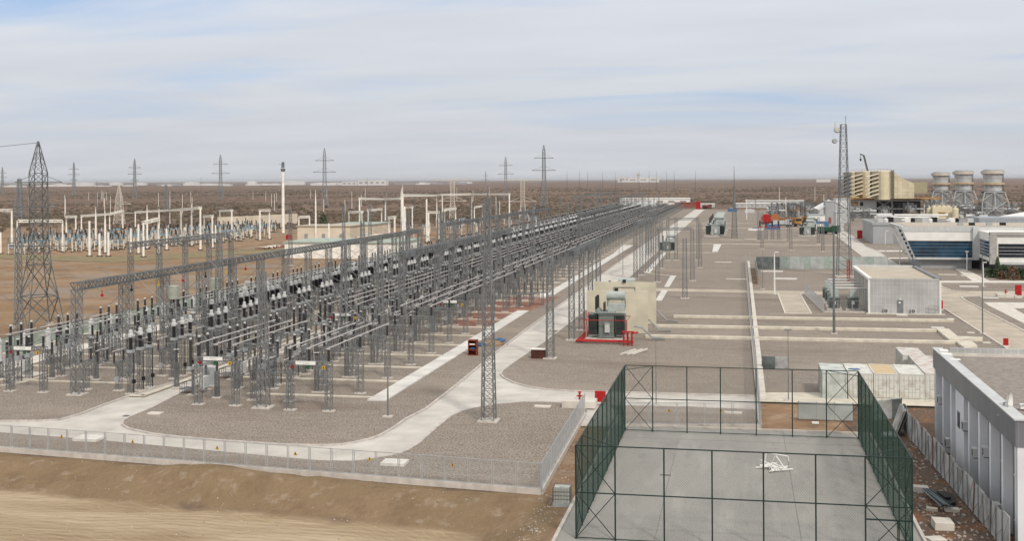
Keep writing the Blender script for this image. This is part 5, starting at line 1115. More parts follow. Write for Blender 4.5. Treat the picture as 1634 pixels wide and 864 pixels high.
def quadwall(mb, x0, y0_, x1, y1_, z0, z1, th=.4): return mb.bar((x0, y0_, (z0 + z1) / 2), (x1, y1_, (z0 + z1) / 2), th, z1 - z0)
wing = cbd; wz = 9.3
part('wing_wall', MB().prism([(Xr + 1.4, y0), (wx, wy), (wx + 60, wy), (wx + 60, y0 + 22), (Xr + 1.4, y0 + 22)], 2.9, wz), M_white, wing)
part('wing_upper_wall', MB().box(Xr + 1.45, y0 + .7, wz, Xr + 45, y0 + 22, Z4 - .01), M_head, wing)
part('wing_base', MB().prism([(Xr + 2.2, y0 + 1), (wx + .9, wy + 1.2), (wx + 60, wy + 1.2), (wx + 60, y0 + 22), (Xr + 2.2, y0 + 22)], -.1, 2.9), M_grey, wing)
dv = Vector((wx - Xr - 1.4, wy - y0)); L3 = dv.length; dv.normalize(); nv = Vector((dv.y, -dv.x)) * .06
P0 = Vector((Xr + 1.4, y0)) + nv
w2 = MB(); a = P0 + dv * (L3 * .12); b = P0 + dv * (L3 * .95); quadwall(w2, a.x, a.y, b.x, b.y, 3.8, 7.4, .1); g2 = part('wing_window_band', w2, M_glass, wing); tr_ = MB()
for z in (4.5, 5.2, 5.9, 6.6): tr_.bar((a.x + nv.x, a.y + nv.y, z), (b.x + nv.x, b.y + nv.y, z), .1, .12)
part('mullions', tr_, M_head, g2); w3 = MB(); quadwall(w3, wx + 1.4, wy - .08, wx + 60, wy - .08, 4.0, 7.0, .12); g3 = part('wing_window_band', w3, M_glassd, wing); tr_ = MB()
for z in (4.7, 5.45, 6.2): tr_.bar((wx + 1.4, wy - .17, z), (wx + 60, wy - .17, z), .05, .08)
part('mullions', tr_, M_head, g3); part('wing_frame', MB().box(wx - .5, wy - .5, 2.4, wx + 1.0, wy + .4, wz + .2).box(wx - .5, wy - .55, wz - .3, wx + 60, wy + .3, wz + .35), mat('warm grey trim', (.36, .345, .33), .6), wing)
part('wing_slab', MB().box(wx + 1.0, wy - .4, 2.35, wx + 60, wy + .2, 2.9), M_head, wing); bw = MB()
for k in range(5): c = P0 + dv * (L3 * (.2 + .17 * k)) - nv * 8; bw.cb(c.x + .5, c.y, .6, .5, 2.2, 1.7)
part('base_window', bw, M_black, wing); tag(cbd.children[-1], kind='stuff') if False else None
for k, (px, py, z) in enumerate(((1555, 361, 10.3), (1588, 362, 10.3), (1600, 360, 10.3), (1560, 366, 10.3))):
    x, y = G(px, py, z); part('roof_vent', MB().cb(x, max(y, y0 + 4), z, 1.3, 1.0, .7), M_cab if k % 2 else M_black, cbd)
# shrubs and small conifers in front of it
def shrub(label, px, py, w, h, m, tree=False, name='shrub'):
    x, y = G(px, py); r = root(name, label, 'shrub' if not tree else 'tree', (x, y, 0)); rg = random.Random(int(px * 3)); mb = MB()
    for _ in range(260):
        f = rg.random(); z = .15 + h * f; rad = w * (1 - f * (.85 if tree else .45)) * (.35 + .65 * rg.random()); a = rg.uniform(0, 6.28); c = Vector((rad * cos(a), rad * sin(a), z * rg.uniform(.85, 1.08)))
        q = rg.uniform(.12, .3); u = Vector((rg.uniform(-1, 1), rg.uniform(-1, 1), rg.uniform(-1, 1))).normalized() * q; v = u.cross(Vector((rg.uniform(-1, 1), rg.uniform(-1, 1), rg.uniform(-1, 1)))).normalized() * q
        mb.add([tuple(c - u), tuple(c + v), tuple(c + u), tuple(c - v)], [(0, 1, 2, 3)])
    part('foliage', mb, m, r); st_ = MB(); st_.tube((0, 0, 0), (0, 0, h * .7), .07, 6, .02)
    for k in range(5): a = k * 1.3; st_.tube((0, 0, .2 + .1 * k), (w * .6 * cos(a), w * .6 * sin(a), h * (.3 + .1 * k)), .035, 5, .01)
    part('stem', st_, M_bark, r)
shrub('dark green round shrub at the left end of the planting', 1580, 443, 1.5, 1.9, M_leaf); shrub('pointed dark green conifer with brown tips near the building corner', 1592, 444, 1.3, 4.2, M_leaf, True, 'conifer'); shrub('dark green shrub right of the conifer', 1604, 444, 1.5, 2.6, M_leaf)
shrub('rust brown shrub in the middle of the planting', 1617, 447, 1.4, 2.8, M_leafb); shrub('dark green shrub at the right edge of the planting', 1630, 446, 1.6, 2.2, M_leaf); shrub('low brown shrub between the conifer and rust one', 1598, 446, 1.0, 1.5, M_leafb); shrub('dark shrub cut by the right photo edge', 1645, 448, 1.5, 2.5, M_leaf)
# ================================================================== ANNEX, WAREHOUSE AND POWER PLANT
an = root('grey_annex', 'low grey hall with roof equipment behind the glass control building', 'building', (43.6, 402, 0)); part('wall', MB().box(0, 0, -.1, 62, 34, 6.2), M_grey, an); part('parapet', MB().box(-.3, -.3, 6.2, 62.3, .6, 7.2).box(-.3, .6, 6.2, .6, 34.3, 7.2).box(.6, 33.6, 6.2, 62.3, 34.3, 7.2), M_cab, an)
part('roof', MB().box(.6, .6, 6.3, 62, 33.6, 6.6), M_roofg, an)
for k, xx in enumerate((6.5, 14)): part('door', MB().box(xx, -.06, 0, xx + 2.6, 0, 3.4), M_wallc, an)
for k, xx in enumerate((6, 13.5, 24)): part('roof_drain', MB().box(xx, -.4, 6.4, xx + .7, -.3, 6.9), M_black, an)
rg = random.Random(5)
for k in range(13): xx = 3 + k * 2.4; part('roof_fan', MB().lathe([(.7, 0), (.7, .9), (.9, 1.0), (.3, 1.5)], 10, xx, 5 + (k % 3) * 6, 6.6) if k % 2 else MB().cb(xx, 7 + (k % 3) * 6, 6.6, 1.9, 2.4, 1.7), (M_head, M_white, M_black)[k % 3], an)
part('roof_vessel', MB().tube((4, 24, 8.4), (9, 24, 8.4), 1.1, 14), M_head, an); part('roof_duct', MB().tube((8, 20, 8.2), (24, 20, 8.2), .35, 10).tube((10, 26, 8.8), (28, 26, 8.8), .35, 10), M_white, an)
part('roof_box', MB().box(34, 3, 6.6, 60, 20, 8.6), mat('blue grey roof box', (.30, .32, .35), .6), an)
def gable(label, x0, y0, x1, y1, h, hr, mw, mr, name='warehouse', along='y'):
    r = root(name, label, 'building', (x0, y0, 0)); w = x1 - x0; d = y1 - y0; mb = MB()
    mb.add([(0, 0, -.2), (w, 0, -.2), (w, d, -.2), (0, d, -.2), (0, 0, h), (w, 0, h), (w, d, h), (0, d, h), (w / 2, 0, hr), (w / 2, d, hr)], [(0, 1, 5, 8, 4), (1, 2, 6, 5), (2, 3, 7, 9, 6), (3, 0, 4, 7), (0, 3, 2, 1)]); part('wall', mb, mw, r); t = .25
    mb = MB(); mb.add([(-.4, -.4, h - .1), (w / 2, -.4, hr + .1), (w / 2, d + .4, hr + .1), (-.4, d + .4, h - .1), (-.4, -.4, h + t), (w / 2, -.4, hr + t + .1), (w / 2, d + .4, hr + t + .1), (-.4, d + .4, h + t)], [(0, 3, 2, 1), (4, 5, 6, 7), (0, 1, 5, 4), (2, 3, 7, 6), (3, 0, 4, 7)])
    mb.add([(w / 2, -.4, hr + .1), (w + .4, -.4, h - .1), (w + .4, d + .4, h - .1), (w / 2, d + .4, hr + .1), (w / 2, -.4, hr + t + .1), (w + .4, -.4, h + t), (w + .4, d + .4, h + t), (w / 2, d + .4, hr + t + .1)], [(0, 3, 2, 1), (4, 5, 6, 7), (0, 1, 5, 4), (2, 3, 7, 6), (1, 2, 6, 5)]); part('roof', mb, mr, r)
    part('door', MB().box(w * .4, -.05, 0, w * .6, 0, h * .6), M_grey, r); return r
gable('white warehouse with shallow gable roof right of the stacks', 96, 440, 132, 485, 5.4, 8.8, M_head, M_white)
gable('small white gabled shed in front of the far tanks', 38, 580, 52, 620, 6.5, 10.5, M_head, M_white)
def bx3(mb, pxl, pxr, pyt, pyb, d, depth):
    xl, yl = WD(pxl, d); xr, yr = WD(pxr, d); yy = (yl + yr) / 2; zt = ZD((pxl + pxr) / 2, pyt, d); zb = max(-.2, ZD((pxl + pxr) / 2, pyb, d)); return mb.box(xl, yy, zb, xr, yy + depth, zt)
D0 = 650
def at(px, d=D0): x, y = WD(px, d); return x
yP = WD(1420, D0)[1]
th = root('turbine_hall', 'grey turbine hall with open steel bay below the cream intake houses', 'building', (0, yP, 0)); X = lambda px: WD(px, D0)[0]
part('wall', MB().box(X(1355), 0, -.2, X(1398), 26, 9.3), M_head, th); part('louvre', MB().box(X(1357), -.1, 6.2, X(1370), 0, 8.6), M_ochre, th); part('opening', MB().box(X(1373), -.12, 6.2, X(1378), 0, 8.4), M_black, th)
fr = MB(); x0, x1 = X(1398), X(1473)
for k in range(4): fr.bar((x0 + (x1 - x0) * k / 3, 0, 0), (x0 + (x1 - x0) * k / 3, 0, 9.3), .6)
for z in (9.2, 4.6): fr.bar((x0, 0, z), (x1, 0, z), .6)
fr.bar((x0, 0, 4.6), (x0 + (x1 - x0) / 3, 0, 9.3), .3).bar((x0, 0, 9.3), (x0 + (x1 - x0) / 3, 0, 4.6), .3); part('steel_frame', fr, M_head, th)
part('inner_wall', MB().box(x0, 14, -.2, x1, 15, 9.0), M_grid, th); part('roof', MB().box(X(1355), 0, 9.3, x1, 26, 9.8), M_cab, th); dk = MB()
for k in range(5): dk.tube((x0 + 3, 4 + k * 2, 2 + k * 1.3), (x1 - 2, 4 + k * 2, 2 + k * 1.3), .45, 8)
for k in range(7): dk.tube((x0 + 4 + 3 * k, 5, 0), (x0 + 4 + 3 * k, 5, 7), .35, 8)
part('pipework', dk, M_galv, th); pf = MB().box(X(1348), -3, 9.9, X(1500), 24, 10.5)
for k in range(40): xx = X(1350) + (X(1498) - X(1350)) * k / 39; pf.bar((xx, -3, 10.5), (xx, -3, 11.7), .12)
pf.bar((X(1350), -3, 11.7), (X(1498), -3, 11.7), .15); part('walkway', pf, M_ochre, th)
def intake(label, px, d, lv=True, full=False):
    x, y = WD(px, d); r = root('air_intake_house', label, 'air intake', (x, y, 9.9), 0, 'cream air intake houses'); m = M_cream2
    part('housing', MB().lathe([(4.6, 0), (4.6, 15.6), (4.2, 16)], 20, 4.5, 4.5, 0), m, r)
    if lv:
        for k in range(6):
            z = 2 + k * 2.25; mb = MB(); mb.add([(-4.6, -2.4, z - .9), (1.6, -2.4, z + .9), (1.6, 9, z + .9), (-4.6, 9, z - .9), (-4.6, -2.4, z - .3), (1.6, -2.4, z + 1.6), (1.6, 9, z + 1.6), (-4.6, 9, z - .3)], [(0, 3, 2, 1), (4, 5, 6, 7), (0, 1, 5, 4), (1, 2, 6, 5), (2, 3, 7, 6), (3, 0, 4, 7)]); part('rain_hood', mb, M_wallc if px < 1360 else mat('pale cream hood', (.66, .60, .46), .6, var=.05), r)
        part('filter_face', MB().box(-2.0, -1.2, 1.2, 1.6, 9.5, 15.6), mat('intake shadow steel', (.22, .19, .14), .8), r)  # dark colour stands in for the shade in the gaps between the hoods
    if full:
        mb = MB(); y1 = 1.2; y2 = 9; prof = [(8, 0.6), (20.5, .6), (20.5, 9), (14.5, 11.5), (9, 16), (8, 16)]
        mb.add([(a, y1, z) for a, z in prof] + [(a, y2, z) for a, z in prof], [tuple(range(6)), tuple(range(6, 12))[::-1]] + [(i, 6 + i, 6 + (i + 1) % 6, (i + 1) % 6) for i in range(6)]); du = part('duct', mb, panelled('duct plates', (.60, .53, .38), (.42, .33, .22), 2.6, 2.1, .06, .6, var=.03), r)
        part('duct_end', MB().box(20.5, 1.6, 3.5, 27.5, 8.5, 9.6), mat('olive cladding', (.33, .29, .19), .6), r); la = MB().lat(9.2, .4, 0, 16.5, 1.1, 1.1, 9, .12, .07); part('ladder_cage', la, M_grid, r)
    sr = MB()
    for a in range(5): sr.bar((1 + a * 1.8, .2, 16), (1 + a * 1.8, .2, 17), .1)
    sr.bar((1, .2, 17), (8.2, .2, 17), .1); part('roof_rail', sr, M_ochre, r)
intake('front cream air intake house with large sloping duct on its right', 1397, 640, True, True); intake('middle cream air intake house behind the front one', 1372, 672); intake('rear cream air intake house with white hoods on its left', 1354, 702)
cr = root('mobile_crane', 'dark crane boom rising behind the cream air intake houses', 'crane', (*WD(1392, 735), 0)); part('boom', MB().bar((3, 0, 2), (-5.2, 0, 36.4), 1.1).bar((-5.2, 0, 36.4), (-7.4, 0, 37.2), .7), M_grid, cr); part('hook', MB().bar((-7.1, 0, 37), (-7.1, 0, 34), .25).cb(-7.1, 0, 32.8, 1.0, .8, 1.6), M_black, cr); part('carrier', MB().box(-4, -2, 0, 6, 2, 3), M_yellow, cr)
def stack(label, px, d, s=1.0, band=None):
    x, y = WD(px, d); r = root('exhaust_stack', label, 'chimney', (x, y, 0), 0, 'exhaust stacks'); r.scale = (s, s, s)
    part('flue', MB().lathe([(4.6, 13.8), (4.9, 14.2), (4.9, 21.5), (5.05, 21.6), (5.05, 26.4), (4.8, 26.4)], 28), M_stack, r)
    for (z, m) in ((24.0, M_ringp), (17.8, M_ringo)):
        part('ring_platform', MB().lathe([(5.1, z), (6.3, z), (6.3, z + 1.6 if m is M_ringp else z + 1.2), (5.1, z + 1.6 if m is M_ringp else z + 1.2)], 20), m, r)
        sb_ = MB()
        for k in range(10): a = 2 * pi * k / 10; sb_.bar((4.9 * cos(a), 4.9 * sin(a), z - 1.6), (5.9 * cos(a), 5.9 * sin(a), z), .15)
        part('platform_brackets', sb_, m, r)
    part('casing', MB().cb(0, 0, 0, 9.4, 9.4, 13.8), panelled('casing sheets' + str(px), (.30, .305, .31), (.2, .2, .2), .6, 30, .08, .6, .15), r); f = MB()
    for sx in (-1, 1):
        for sy in (-1, 1): f.bar((5.2 * sx, 5.2 * sy, 13.6), (6.9 * sx, 6.9 * sy, 8), .45); f.bar((6.9 * sx, 6.9 * sy, 8), (7.2 * sx, 7.2 * sy, 0), .45)
    for sy in (-1, 1):
        f.bar((-5.2, 5.3 * sy, 13.6), (5.2, 5.3 * sy, 13.6), .4).bar((-7, 7.1 * sy, 4.6), (7, 7.1 * sy, 4.6), .4).bar((0, 5.3 * sy, 13.6), (0, 7.1 * sy, 4.6), .4)
        for sx in (-1, 1): f.bar((0, 5.3 * sy, 13.4), (6.8 * sx, 7 * sy, 9), .3); f.bar((6.8 * sx, 7 * sy, 9), (0, 7.1 * sy, 4.8), .3); f.bar((0, 7.1 * sy, 4.6), (6.5 * sx, 7.1 * sy, 0), .35)
        for q in (-5.2, 5.2): f.bar((q, -5.2, 13.6), (q, 5.2, 13.6), .35)
    part('support_frame', f, mat('stack frame grey', (.40, .41, .41), .6), r)
    part('ladder', MB().lat(5.4, .0, 14, 26, .7, .7, 10, .1, .07), M_galvd, r)
stack('leftmost and farthest grey exhaust stack on white frame', 1501, 770, .97); stack('middle grey exhaust stack on white frame', 1537, 722, 1.0); stack('rightmost and nearest grey exhaust stack on white frame', 1584, 655, 1.0)
def vessel(label, pxl, pxr, pyt, pyb, d, m, name='process_tank'):
    xl, y = WD(pxl, d); xr, _ = WD(pxr, d); zt = ZD((pxl + pxr) / 2, pyt, d); r = root(name, label, 'tank', ((xl + xr) / 2, y, 0)); w = (xr - xl) / 2
    part('shell', MB().lathe([(w, 0), (w, zt - .8), (w * .9, zt - .2), (w * .4, zt)], 18), m, r); part('top_cap', MB().lathe([(w * .35, zt), (w * .35, zt + .8), (w * .2, zt + 1)], 12), M_cream2, r); return r
vessel('cream cylindrical tank, left of the cream group under the stacks', 1478, 1487, 332, 352, 600, M_cream2); vessel('cream cylindrical tank at the right of the cream group', 1519, 1529, 332, 352, 590, M_cream2)
r = root('filter_house', 'cream box shaped filter house between the two cream tanks', 'filter house', (*WD(1488, 595), 0)); part('body', MB().box(0, 0, -.1, 9.6, 8, 6.9), M_cream2, r)
for k in range(4): part('roof_cap', MB().lathe([(1.0, 6.9), (1.0, 7.5), (.7, 7.7)], 12, 1.3 + k * 2.35, 4, 0), M_cream2, r)
part('door_hood', MB().box(3, -.8, 3.6, 6, 0, 4.2), M_ochre, r)
for i, (pa, pb, pt, d, m, l) in enumerate(((1317, 1333, 322, 560, M_grey, 'grey machine house left of the telecom mast'), (1333, 1356, 318, 590, M_head, 'pale machine house behind the telecom mast'), (1334, 1346, 340, 470, M_head, 'pale equipment shed beside the telecom mast foot'), (1290, 1316, 344, 540, M_white, 'row of white service cabins left of the machine houses'))):
    xl, y = WD(pa, d); xr, _ = WD(pb, d); zt = ZD(pa, pt, d); r = root('machine_house', l, 'building', (xl, y, 0)); w = xr - xl; part('wall', MB().box(0, 0, -.1, w, 14, zt), m, r); part('roof', MB().box(-.2, -.2, zt, w + .2, 14.2, zt + .3), M_cab, r)
    part('door', MB().box(w * .3, -.08, 0, w * .55, 0, 3), M_brick if i == 0 else M_grid, r)
    if i < 2: part('roof_rail', MB().bar((0, 0, zt + 1.5), (w, 0, zt + 1.5), .15).bar((0, 0, zt), (0, 0, zt + 1.5), .15).bar((w, 0, zt), (w, 0, zt + 1.5), .15), M_galv, r)
# clutter round the plant: many small frames, pipes and boxes, each its own thing
KP = [Kit('pipe_rack', 'pipe rack', [('frame', MB().lat(0, 0, 0, 6, 3, 3, 3, .25, .15), M_galv), ('pipe', MB().tube((-4, 0, 5), (5, 0, 5), .45, 8), M_head), ('pipe', MB().tube((-4, 1, 3), (5, 1, 3), .35, 8), M_galvd)]),
      Kit('plant_skid', 'equipment skid', [('base', MB().box(-2.5, -1.5, 0, 2.5, 1.5, .6), M_galvd), ('vessel', MB().tube((-2, 0, 1.8), (2, 0, 1.8), .9, 12), M_head), ('panel', MB().box(1.2, -1.5, .6, 2.3, -1.2, 2.6), M_cab)]),
      Kit('equipment_frame', 'equipment frame', [('frame', MB().lat(0, 0, 0, 8, 3.5, 3.5, 3, .3, .18), M_galvd), ('deck', MB().cb(0, 0, 4, 4, 4, .2), M_ochre), ('cooler', MB().cb(0, 0, 4.3, 2.4, 2.4, 2.2), M_head)])]
rg = random.Random(77); cnt = [0, 0, 0]; nm = ('pale pipe rack in the plant area', 'pale equipment skid in the plant area', 'dark equipment frame in the plant area')
for i in range(60):
    if i < 26: px, d = rg.uniform(1478, 1650), rg.uniform(590, 700)
    elif i < 40: px, d = rg.uniform(1345, 1480), rg.uniform(560, 640)
    else: px, d = rg.uniform(1225, 1335), rg.uniform(560, 700)
    k = rg.randrange(3); x, y = WD(px, d); side = 'under the exhaust stacks' if i < 26 else ('before the turbine hall' if i < 40 else 'left of the machine houses')
    KP[k].place(nm[k] + ', ' + side, (x, y, 0), rg.uniform(0, 3), nm[k].replace(' in the plant area', 's ') + side, simple=d > 640)
# far halls, tanks, site cabins and vehicles beyond the yard
def hall(label, pxl, pxr, pyt, d, depth, mw, mr, name='long_hall', stripes=0):
    xl, y = WD(pxl, d); xr, y2 = WD(pxr, d); y = (y + y2) / 2; zt = ZD((pxl + pxr) / 2, pyt, d); r = root(name, label, 'building', (xl, y, 0)); w = xr - xl
    part('wall', MB().box(0, 0, -.3, w, depth, zt), mw, r); part('roof', MB().box(-.4, -.4, zt, w + .4, depth + .4, zt + .5), mr, r)
    if stripes:
        wb = MB(); n = stripes
        for k in range(n): part('window', MB().box(w * (k + .2) / n, -.15, zt * .35, w * (k + .75) / n, 0, zt * .68), M_cityd, r)
    return r
hall('long white hall at the far end of the switchyard', 988, 1100, 317.5, 990, 22, M_white, M_white, stripes=6)
hall('brick red wall building beside the far white hall', 1076, 1112, 324, 905, 6, M_brick, M_brick, 'brick_building'); hall('bright red block at the end of the switchyard', 1110, 1117, 323, 850, 8, M_red, M_red, 'red_building')
hall('low white site hall in the far centre, front one', 1172, 1245, 325.5, 880, 12, M_head, M_white, stripes=9); hall('low white site hall in the far centre, behind', 1190, 1282, 321, 960, 12, M_head, M_white, stripes=9); hall('low white hall with red awning left of the needle mast', 1117, 1140, 326, 900, 8, M_head, M_white)
for i in range(5): tag(mob('storage_tank', MB().tube((*WD(1000 + i * 9 - 0, 760 - i * 6), 4), (*WD(1004 + i * 9, 770 - i * 6), 4), 3.2, 12), M_head), 'pale horizontal storage tank in the row before the far white hall', 'tank', 'storage tanks')
for px, d, m, l, w in ((1222, 560, M_red, 'red round tank among orange site machinery', 2.3), (1237, 560, M_orange, 'orange round tank beside the red one', 2.3)):
    x, y = WD(px, d); r = root('site_tank', l, 'tank', (x, y, 0)); part('shell', MB().tube((0, -2, w + .2), (0, 3, w + .2), w, 16), m, r); part('cradle', MB().box(-w, -1.8, 0, w, 2.8, .9), M_black, r)
def truck(label, px, d, m, s=1.0, rz=.4):
    x, y = WD(px, d); r = root('truck', label, 'truck', (x, y, 0), rz); r.scale = (s, s, s); part('cab', MB().box(-1.2, -3.8, 1, 1.2, -1.9, 3.1), m, r); part('windscreen', MB().box(-1.05, -3.84, 2.0, 1.05, -3.8, 2.8), M_glassd, r); part('bed', MB().box(-1.25, -1.7, 1.1, 1.25, 3.8, 2.6), m, r); part('chassis', MB().box(-1, -3.8, .7, 1, 3.8, 1.0), M_black, r)
    for yy in (-2.8, 1.4, 2.7):
        for sx in (-1, 1): part('wheel', MB().tube((sx * .85, yy, .55), (sx * 1.2, yy, .55), .55, 14), M_black, r)
truck('orange truck among the site machinery', 1254, 545, M_orange, 1.2); truck('white cabbed truck beside the orange one', 1247, 525, M_head, 1.1, 1.2); truck('green truck parked near the machine houses', 1321, 455, mat('truck green', (.03, .09, .05), .5), 1.1, 1.0); truck('orange loader near the site halls', 1275, 555, M_ochre, 1.1, 2); truck('dull red truck near the low white hall', 1128, 850, M_brick, 1.0, .8); truck('brown truck among the site machinery', 1268, 530, M_ochre, 1.3, .3)
for px, d, m, l in ((1205, 490, M_white, 'blue and white sheet lying on the far gravel'), (1168, 770, M_blue, 'blue tarpaulin heap before the low white halls'), (1196, 740, M_head, 'pale cabin right of the needle mast'), (1232, 500, M_blue, 'blue grey canopy heap near the orange tank'), (1311, 530, M_blue, 'blue tank by the machine houses'), (1303, 500, M_white, 'white cabin left of the green truck'), (1289, 505, M_yellow, 'yellow plant box left of the white cabin')):
    x, y = WD(px, d); r = root('site_object', l, 'site equipment', (x, y, 0)); h = .8 if 'sheet' in l else 2.2; part('body', MB().prism([(-3, -1.5), (2, -2), (3.4, 1), (0, 2.4), (-2.6, 1.4)], 0, h) if 'sheet' in l or 'heap' in l else MB().box(-3, -1.5, 0, 3, 1.5, h), m, r); part('top', MB().box(-1.4, -.8, h, 1.2, .8, h + .3), M_blue if m is M_white else M_head, r)
hall('small white farm building on the far right plain', 1303, 1325, 286.3, 6500, 25, M_city, M_city, 'distant_building')
# ================================================================== BIG DARK PYLON AT THE LEFT
r = root('transmission_tower', 'big dark four legged lattice tower with pointed top at the far left', 'pylon', (-104.2, 158.5, 0), pi / 4 + .19); T = MB(); t = .115
def seg(w0, w1, z0, z1, n, b=.09): T.lat(0, 0, z0, z1, w0, w1, n, t, b)
seg(5.6, 2.7, 0, 9.5, 2, .12); seg(2.7, 2.05, 9.5, 14, 2, .09); seg(2.05, 2.0, 14, 23.4, 5, .065); seg(2.0, .12, 23.4, 28.2, 3, .05)
part('lattice', T, M_darkst, r)
for i in range(4): a, b = ((-1, -1), (1, -1), (1, 1), (-1, 1))[i]; part('footing', MB().cb(2.8 * a, 2.8 * b, -.3, .9, .9, .6), M_foot, r)
for z, L4 in ((22.0, 3.6), (18.2, 3.0), (12.3, 4.6)):
    A_ = MB(); u = Vector((cos(-pi / 4), sin(-pi / 4), 0)) * L4
    for q in (-.5, .5):
        o = Vector((cos(pi / 4), sin(pi / 4), 0)) * q * 1.5
        A_.bar((o.x, o.y, z), (u.x, u.y, z), .1).bar((o.x, o.y, z), (-u.x, -u.y, z), .1)
    A_.bar((0, 0, z + 1.4), (u.x, u.y, z), .06).bar((0, 0, z + 1.4), (-u.x, -u.y, z), .06); part('crossarm', A_, M_darkst, r)
x, y = -104.2, 158.5
tag(mob('line_cable', sag((x, y, 28), (-190, 130, 26.2), 2.2, .035, 10), M_darkst), 'thin overhead cable leaving the big dark tower to the left', 'cable')
tag(mob('line_cable', sag((x + 3, y, 18.6), (x - 60, y - 50, 16), 2.0, .03, 10), M_darkst), 'thin overhead cable from the crossarm of the big dark tower', 'cable')
# distant transmission towers
def pyl(h, arms, wb, wt, m, t=.42):
    P = [('lattice', MB().lat(0, 0, 0, h * .45, wb, wt, 6, t, t * .55).lat(0, 0, h * .45, h * .9, wt, wt * .75, 10, t, t * .5).lat(0, 0, h * .9, h, wt * .75, .3, 2, t, t * .5), m)]
    for z, L5 in arms: P.append(('crossarm', MB().bar((-L5, 0, z), (L5, 0, z), t * 1.7).bar((-L5, 0, z), (0, 0, z + h * .07), t * .6).bar((L5, 0, z), (0, 0, z + h * .07), t * .6), m))
    return P
M_pyl = mat('distant tower steel', (.22, .23, .24), .7, var=.1)
K_p = Kit('transmission_tower', 'pylon', pyl(50, ((29.5, 9.8), (39.5, 8)), 6, 2.6, M_pyl, .32)); K_q = Kit('transmission_tower', 'pylon', pyl(50, ((31, 8.5), (39, 7.5), (23, 5)), 5, 2.6, M_pyl, .36))
for px, d, s, k, l in ((868, 941, 1.0, K_p, 'largest distant twin crossarm tower, over the middle of the horizon'), (518, 982, .99, K_p, 'distant twin crossarm tower above the white flat roofed block'), (352, 1330, 1.05, K_p, 'distant dark tower between the plain and left yard'), (215, 1462, 1.02, K_q, 'distant slender tower, second one right of big dark tower'),
                       (807, 1330, .97, K_p, 'pale distant tower left of the largest distant one'), (118, 1900, 1.1, K_q, 'distant slender tower just right of the big dark tower'), (775, 1900, .72, K_p, 'small distant tower left of the pale one'), (4, 2100, 1.0, K_q, 'distant tower at the left photo edge')):
    k.place(l, (*WD(px, d), 0), .19 + .1, 'distant transmission towers', sc=(s, s, s))
K_w = Kit('portal_tower', 'pylon', [('lattice', MB().lat(0, 0, 0, 10, 3.6, 2.2, 4, .3, .16).lat(0, 0, 10, 22.5, 2.2, 2.2, 8, .28, .15), mat('pale tower steel', (.55, .50, .44), .7)), ('crossarm', MB().bar((-12, 0, 22.5), (12, 0, 22.5), .35).bar((-8, 0, 10.2), (8, 0, 10.2), .3).bar((-8, 0, 10.2), (0, 0, 13), .2).bar((8, 0, 10.2), (0, 0, 13), .2), MATS['pale tower steel'])])
for px, d, l, s in ((722, 651, 'pale portal tower with long top bar behind the white poles', 1), (834, 645, 'pale lattice tower left of the switchyard beams', .97)): K_w.place(l, (*WD(px, d), 0), .19, sc=(s, s, s))
K_y = Kit('angle_tower', 'pylon', [('lattice', MB().lat(0, 0, 0, 14, 4.4, 2.4, 6, .25, .14).lat(0, 0, 14, 20.5, 2.4, .2, 4, .22, .13), MATS['pale tower steel']), ('crossarm', MB().bar((-1, 0, 10.5), (6.5, 0, 10.5), .25).bar((-4.5, 0, 5.8), (8, 0, 5.8), .25).bar((0, 0, 12.5), (6.5, 0, 10.5), .15), MATS['pale tower steel'])])
K_y.place('pale pointed lattice tower behind the white pole yard', (*WD(190, 600), 0), .1)
K_z = Kit('angle_tower', 'pylon', [('lattice', MB().lat(0, 0, 0, 26, 5, 1.5, 12, .3, .18), M_pyl), ('crossarm', MB().bar((-5, 0, 18), (5, 0, 18), .3).bar((-5, 0, 13), (5, 0, 13), .3), M_pyl)])
K_z.place('hazy grey lattice tower behind the big dark tower', (*WD(31, 700), 0), .1, sc=(1, 1, .93)); K_z.place('grey lattice tower on the plain left of the dark distant tower', (*WD(265, 900), 0), .1, sc=(.8, .8, .75))
x, y = G(452, 372); r = root('floodlight_tower', 'tall whitewashed round tower with small platform on top', 'tower', (x, y, 0)); part('shaft', MB().tube((0, 0, 0), (0, 0, 26), .68, 16, .5), M_wconc, r); part('platform', MB().lathe([(.65, 26), (1.0, 26.6), (1.0, 27.2), (.5, 27.3)], 12), M_galvd, r); part('mast', MB().lat(0, 0, 27.5, 30, .9, .7, 3, .12, .08).bar((-2, 0, 29), (1, 0, 29), .12), M_galvd, r)
# poles scattered on the plain, lightning masts behind
rg = random.Random(31)
for i in range(64):
    px, d = rg.uniform(10, 800) if i < 54 else rg.uniform(1190, 1420), rg.uniform(620, 1500); x, y = WD(px, d)
    r = tag(mob('utility_pole', MB().tube((0, 0, -1.5), (0, 0, rg.uniform(9, 14)), .22, 6, .15), M_wconc if i % 3 else M_galvd, loc=(x, y, 0)), 'thin pale utility pole on the scrub plain' if i % 3 else 'thin grey utility pole on the scrub plain', 'pole', 'pale utility poles on the plain' if i % 3 else 'grey utility poles on the plain')
for px, py0_, py1, l in ((617, 352, 300, 0), (662, 345, 296, 1), (586, 330, 282, 2), (155, 350, 288, 3), (321, 338, 282, 4), (958, 330, 292, 5)): 
    x, y = G(px, py0_); d_ = -sin(PSI) * x + cos(PSI) * y; tag(mob('lightning_pole', MB().tube((0, 0, -1), (0, 0, ZD(px, py1, d_)), .3, 6, .08), M_galvd, loc=(x, y, 0)), 'slim tapering lightning pole on the plain, %s counted from the left pair' % ORD[l], 'pole', 'lightning poles on the plain')
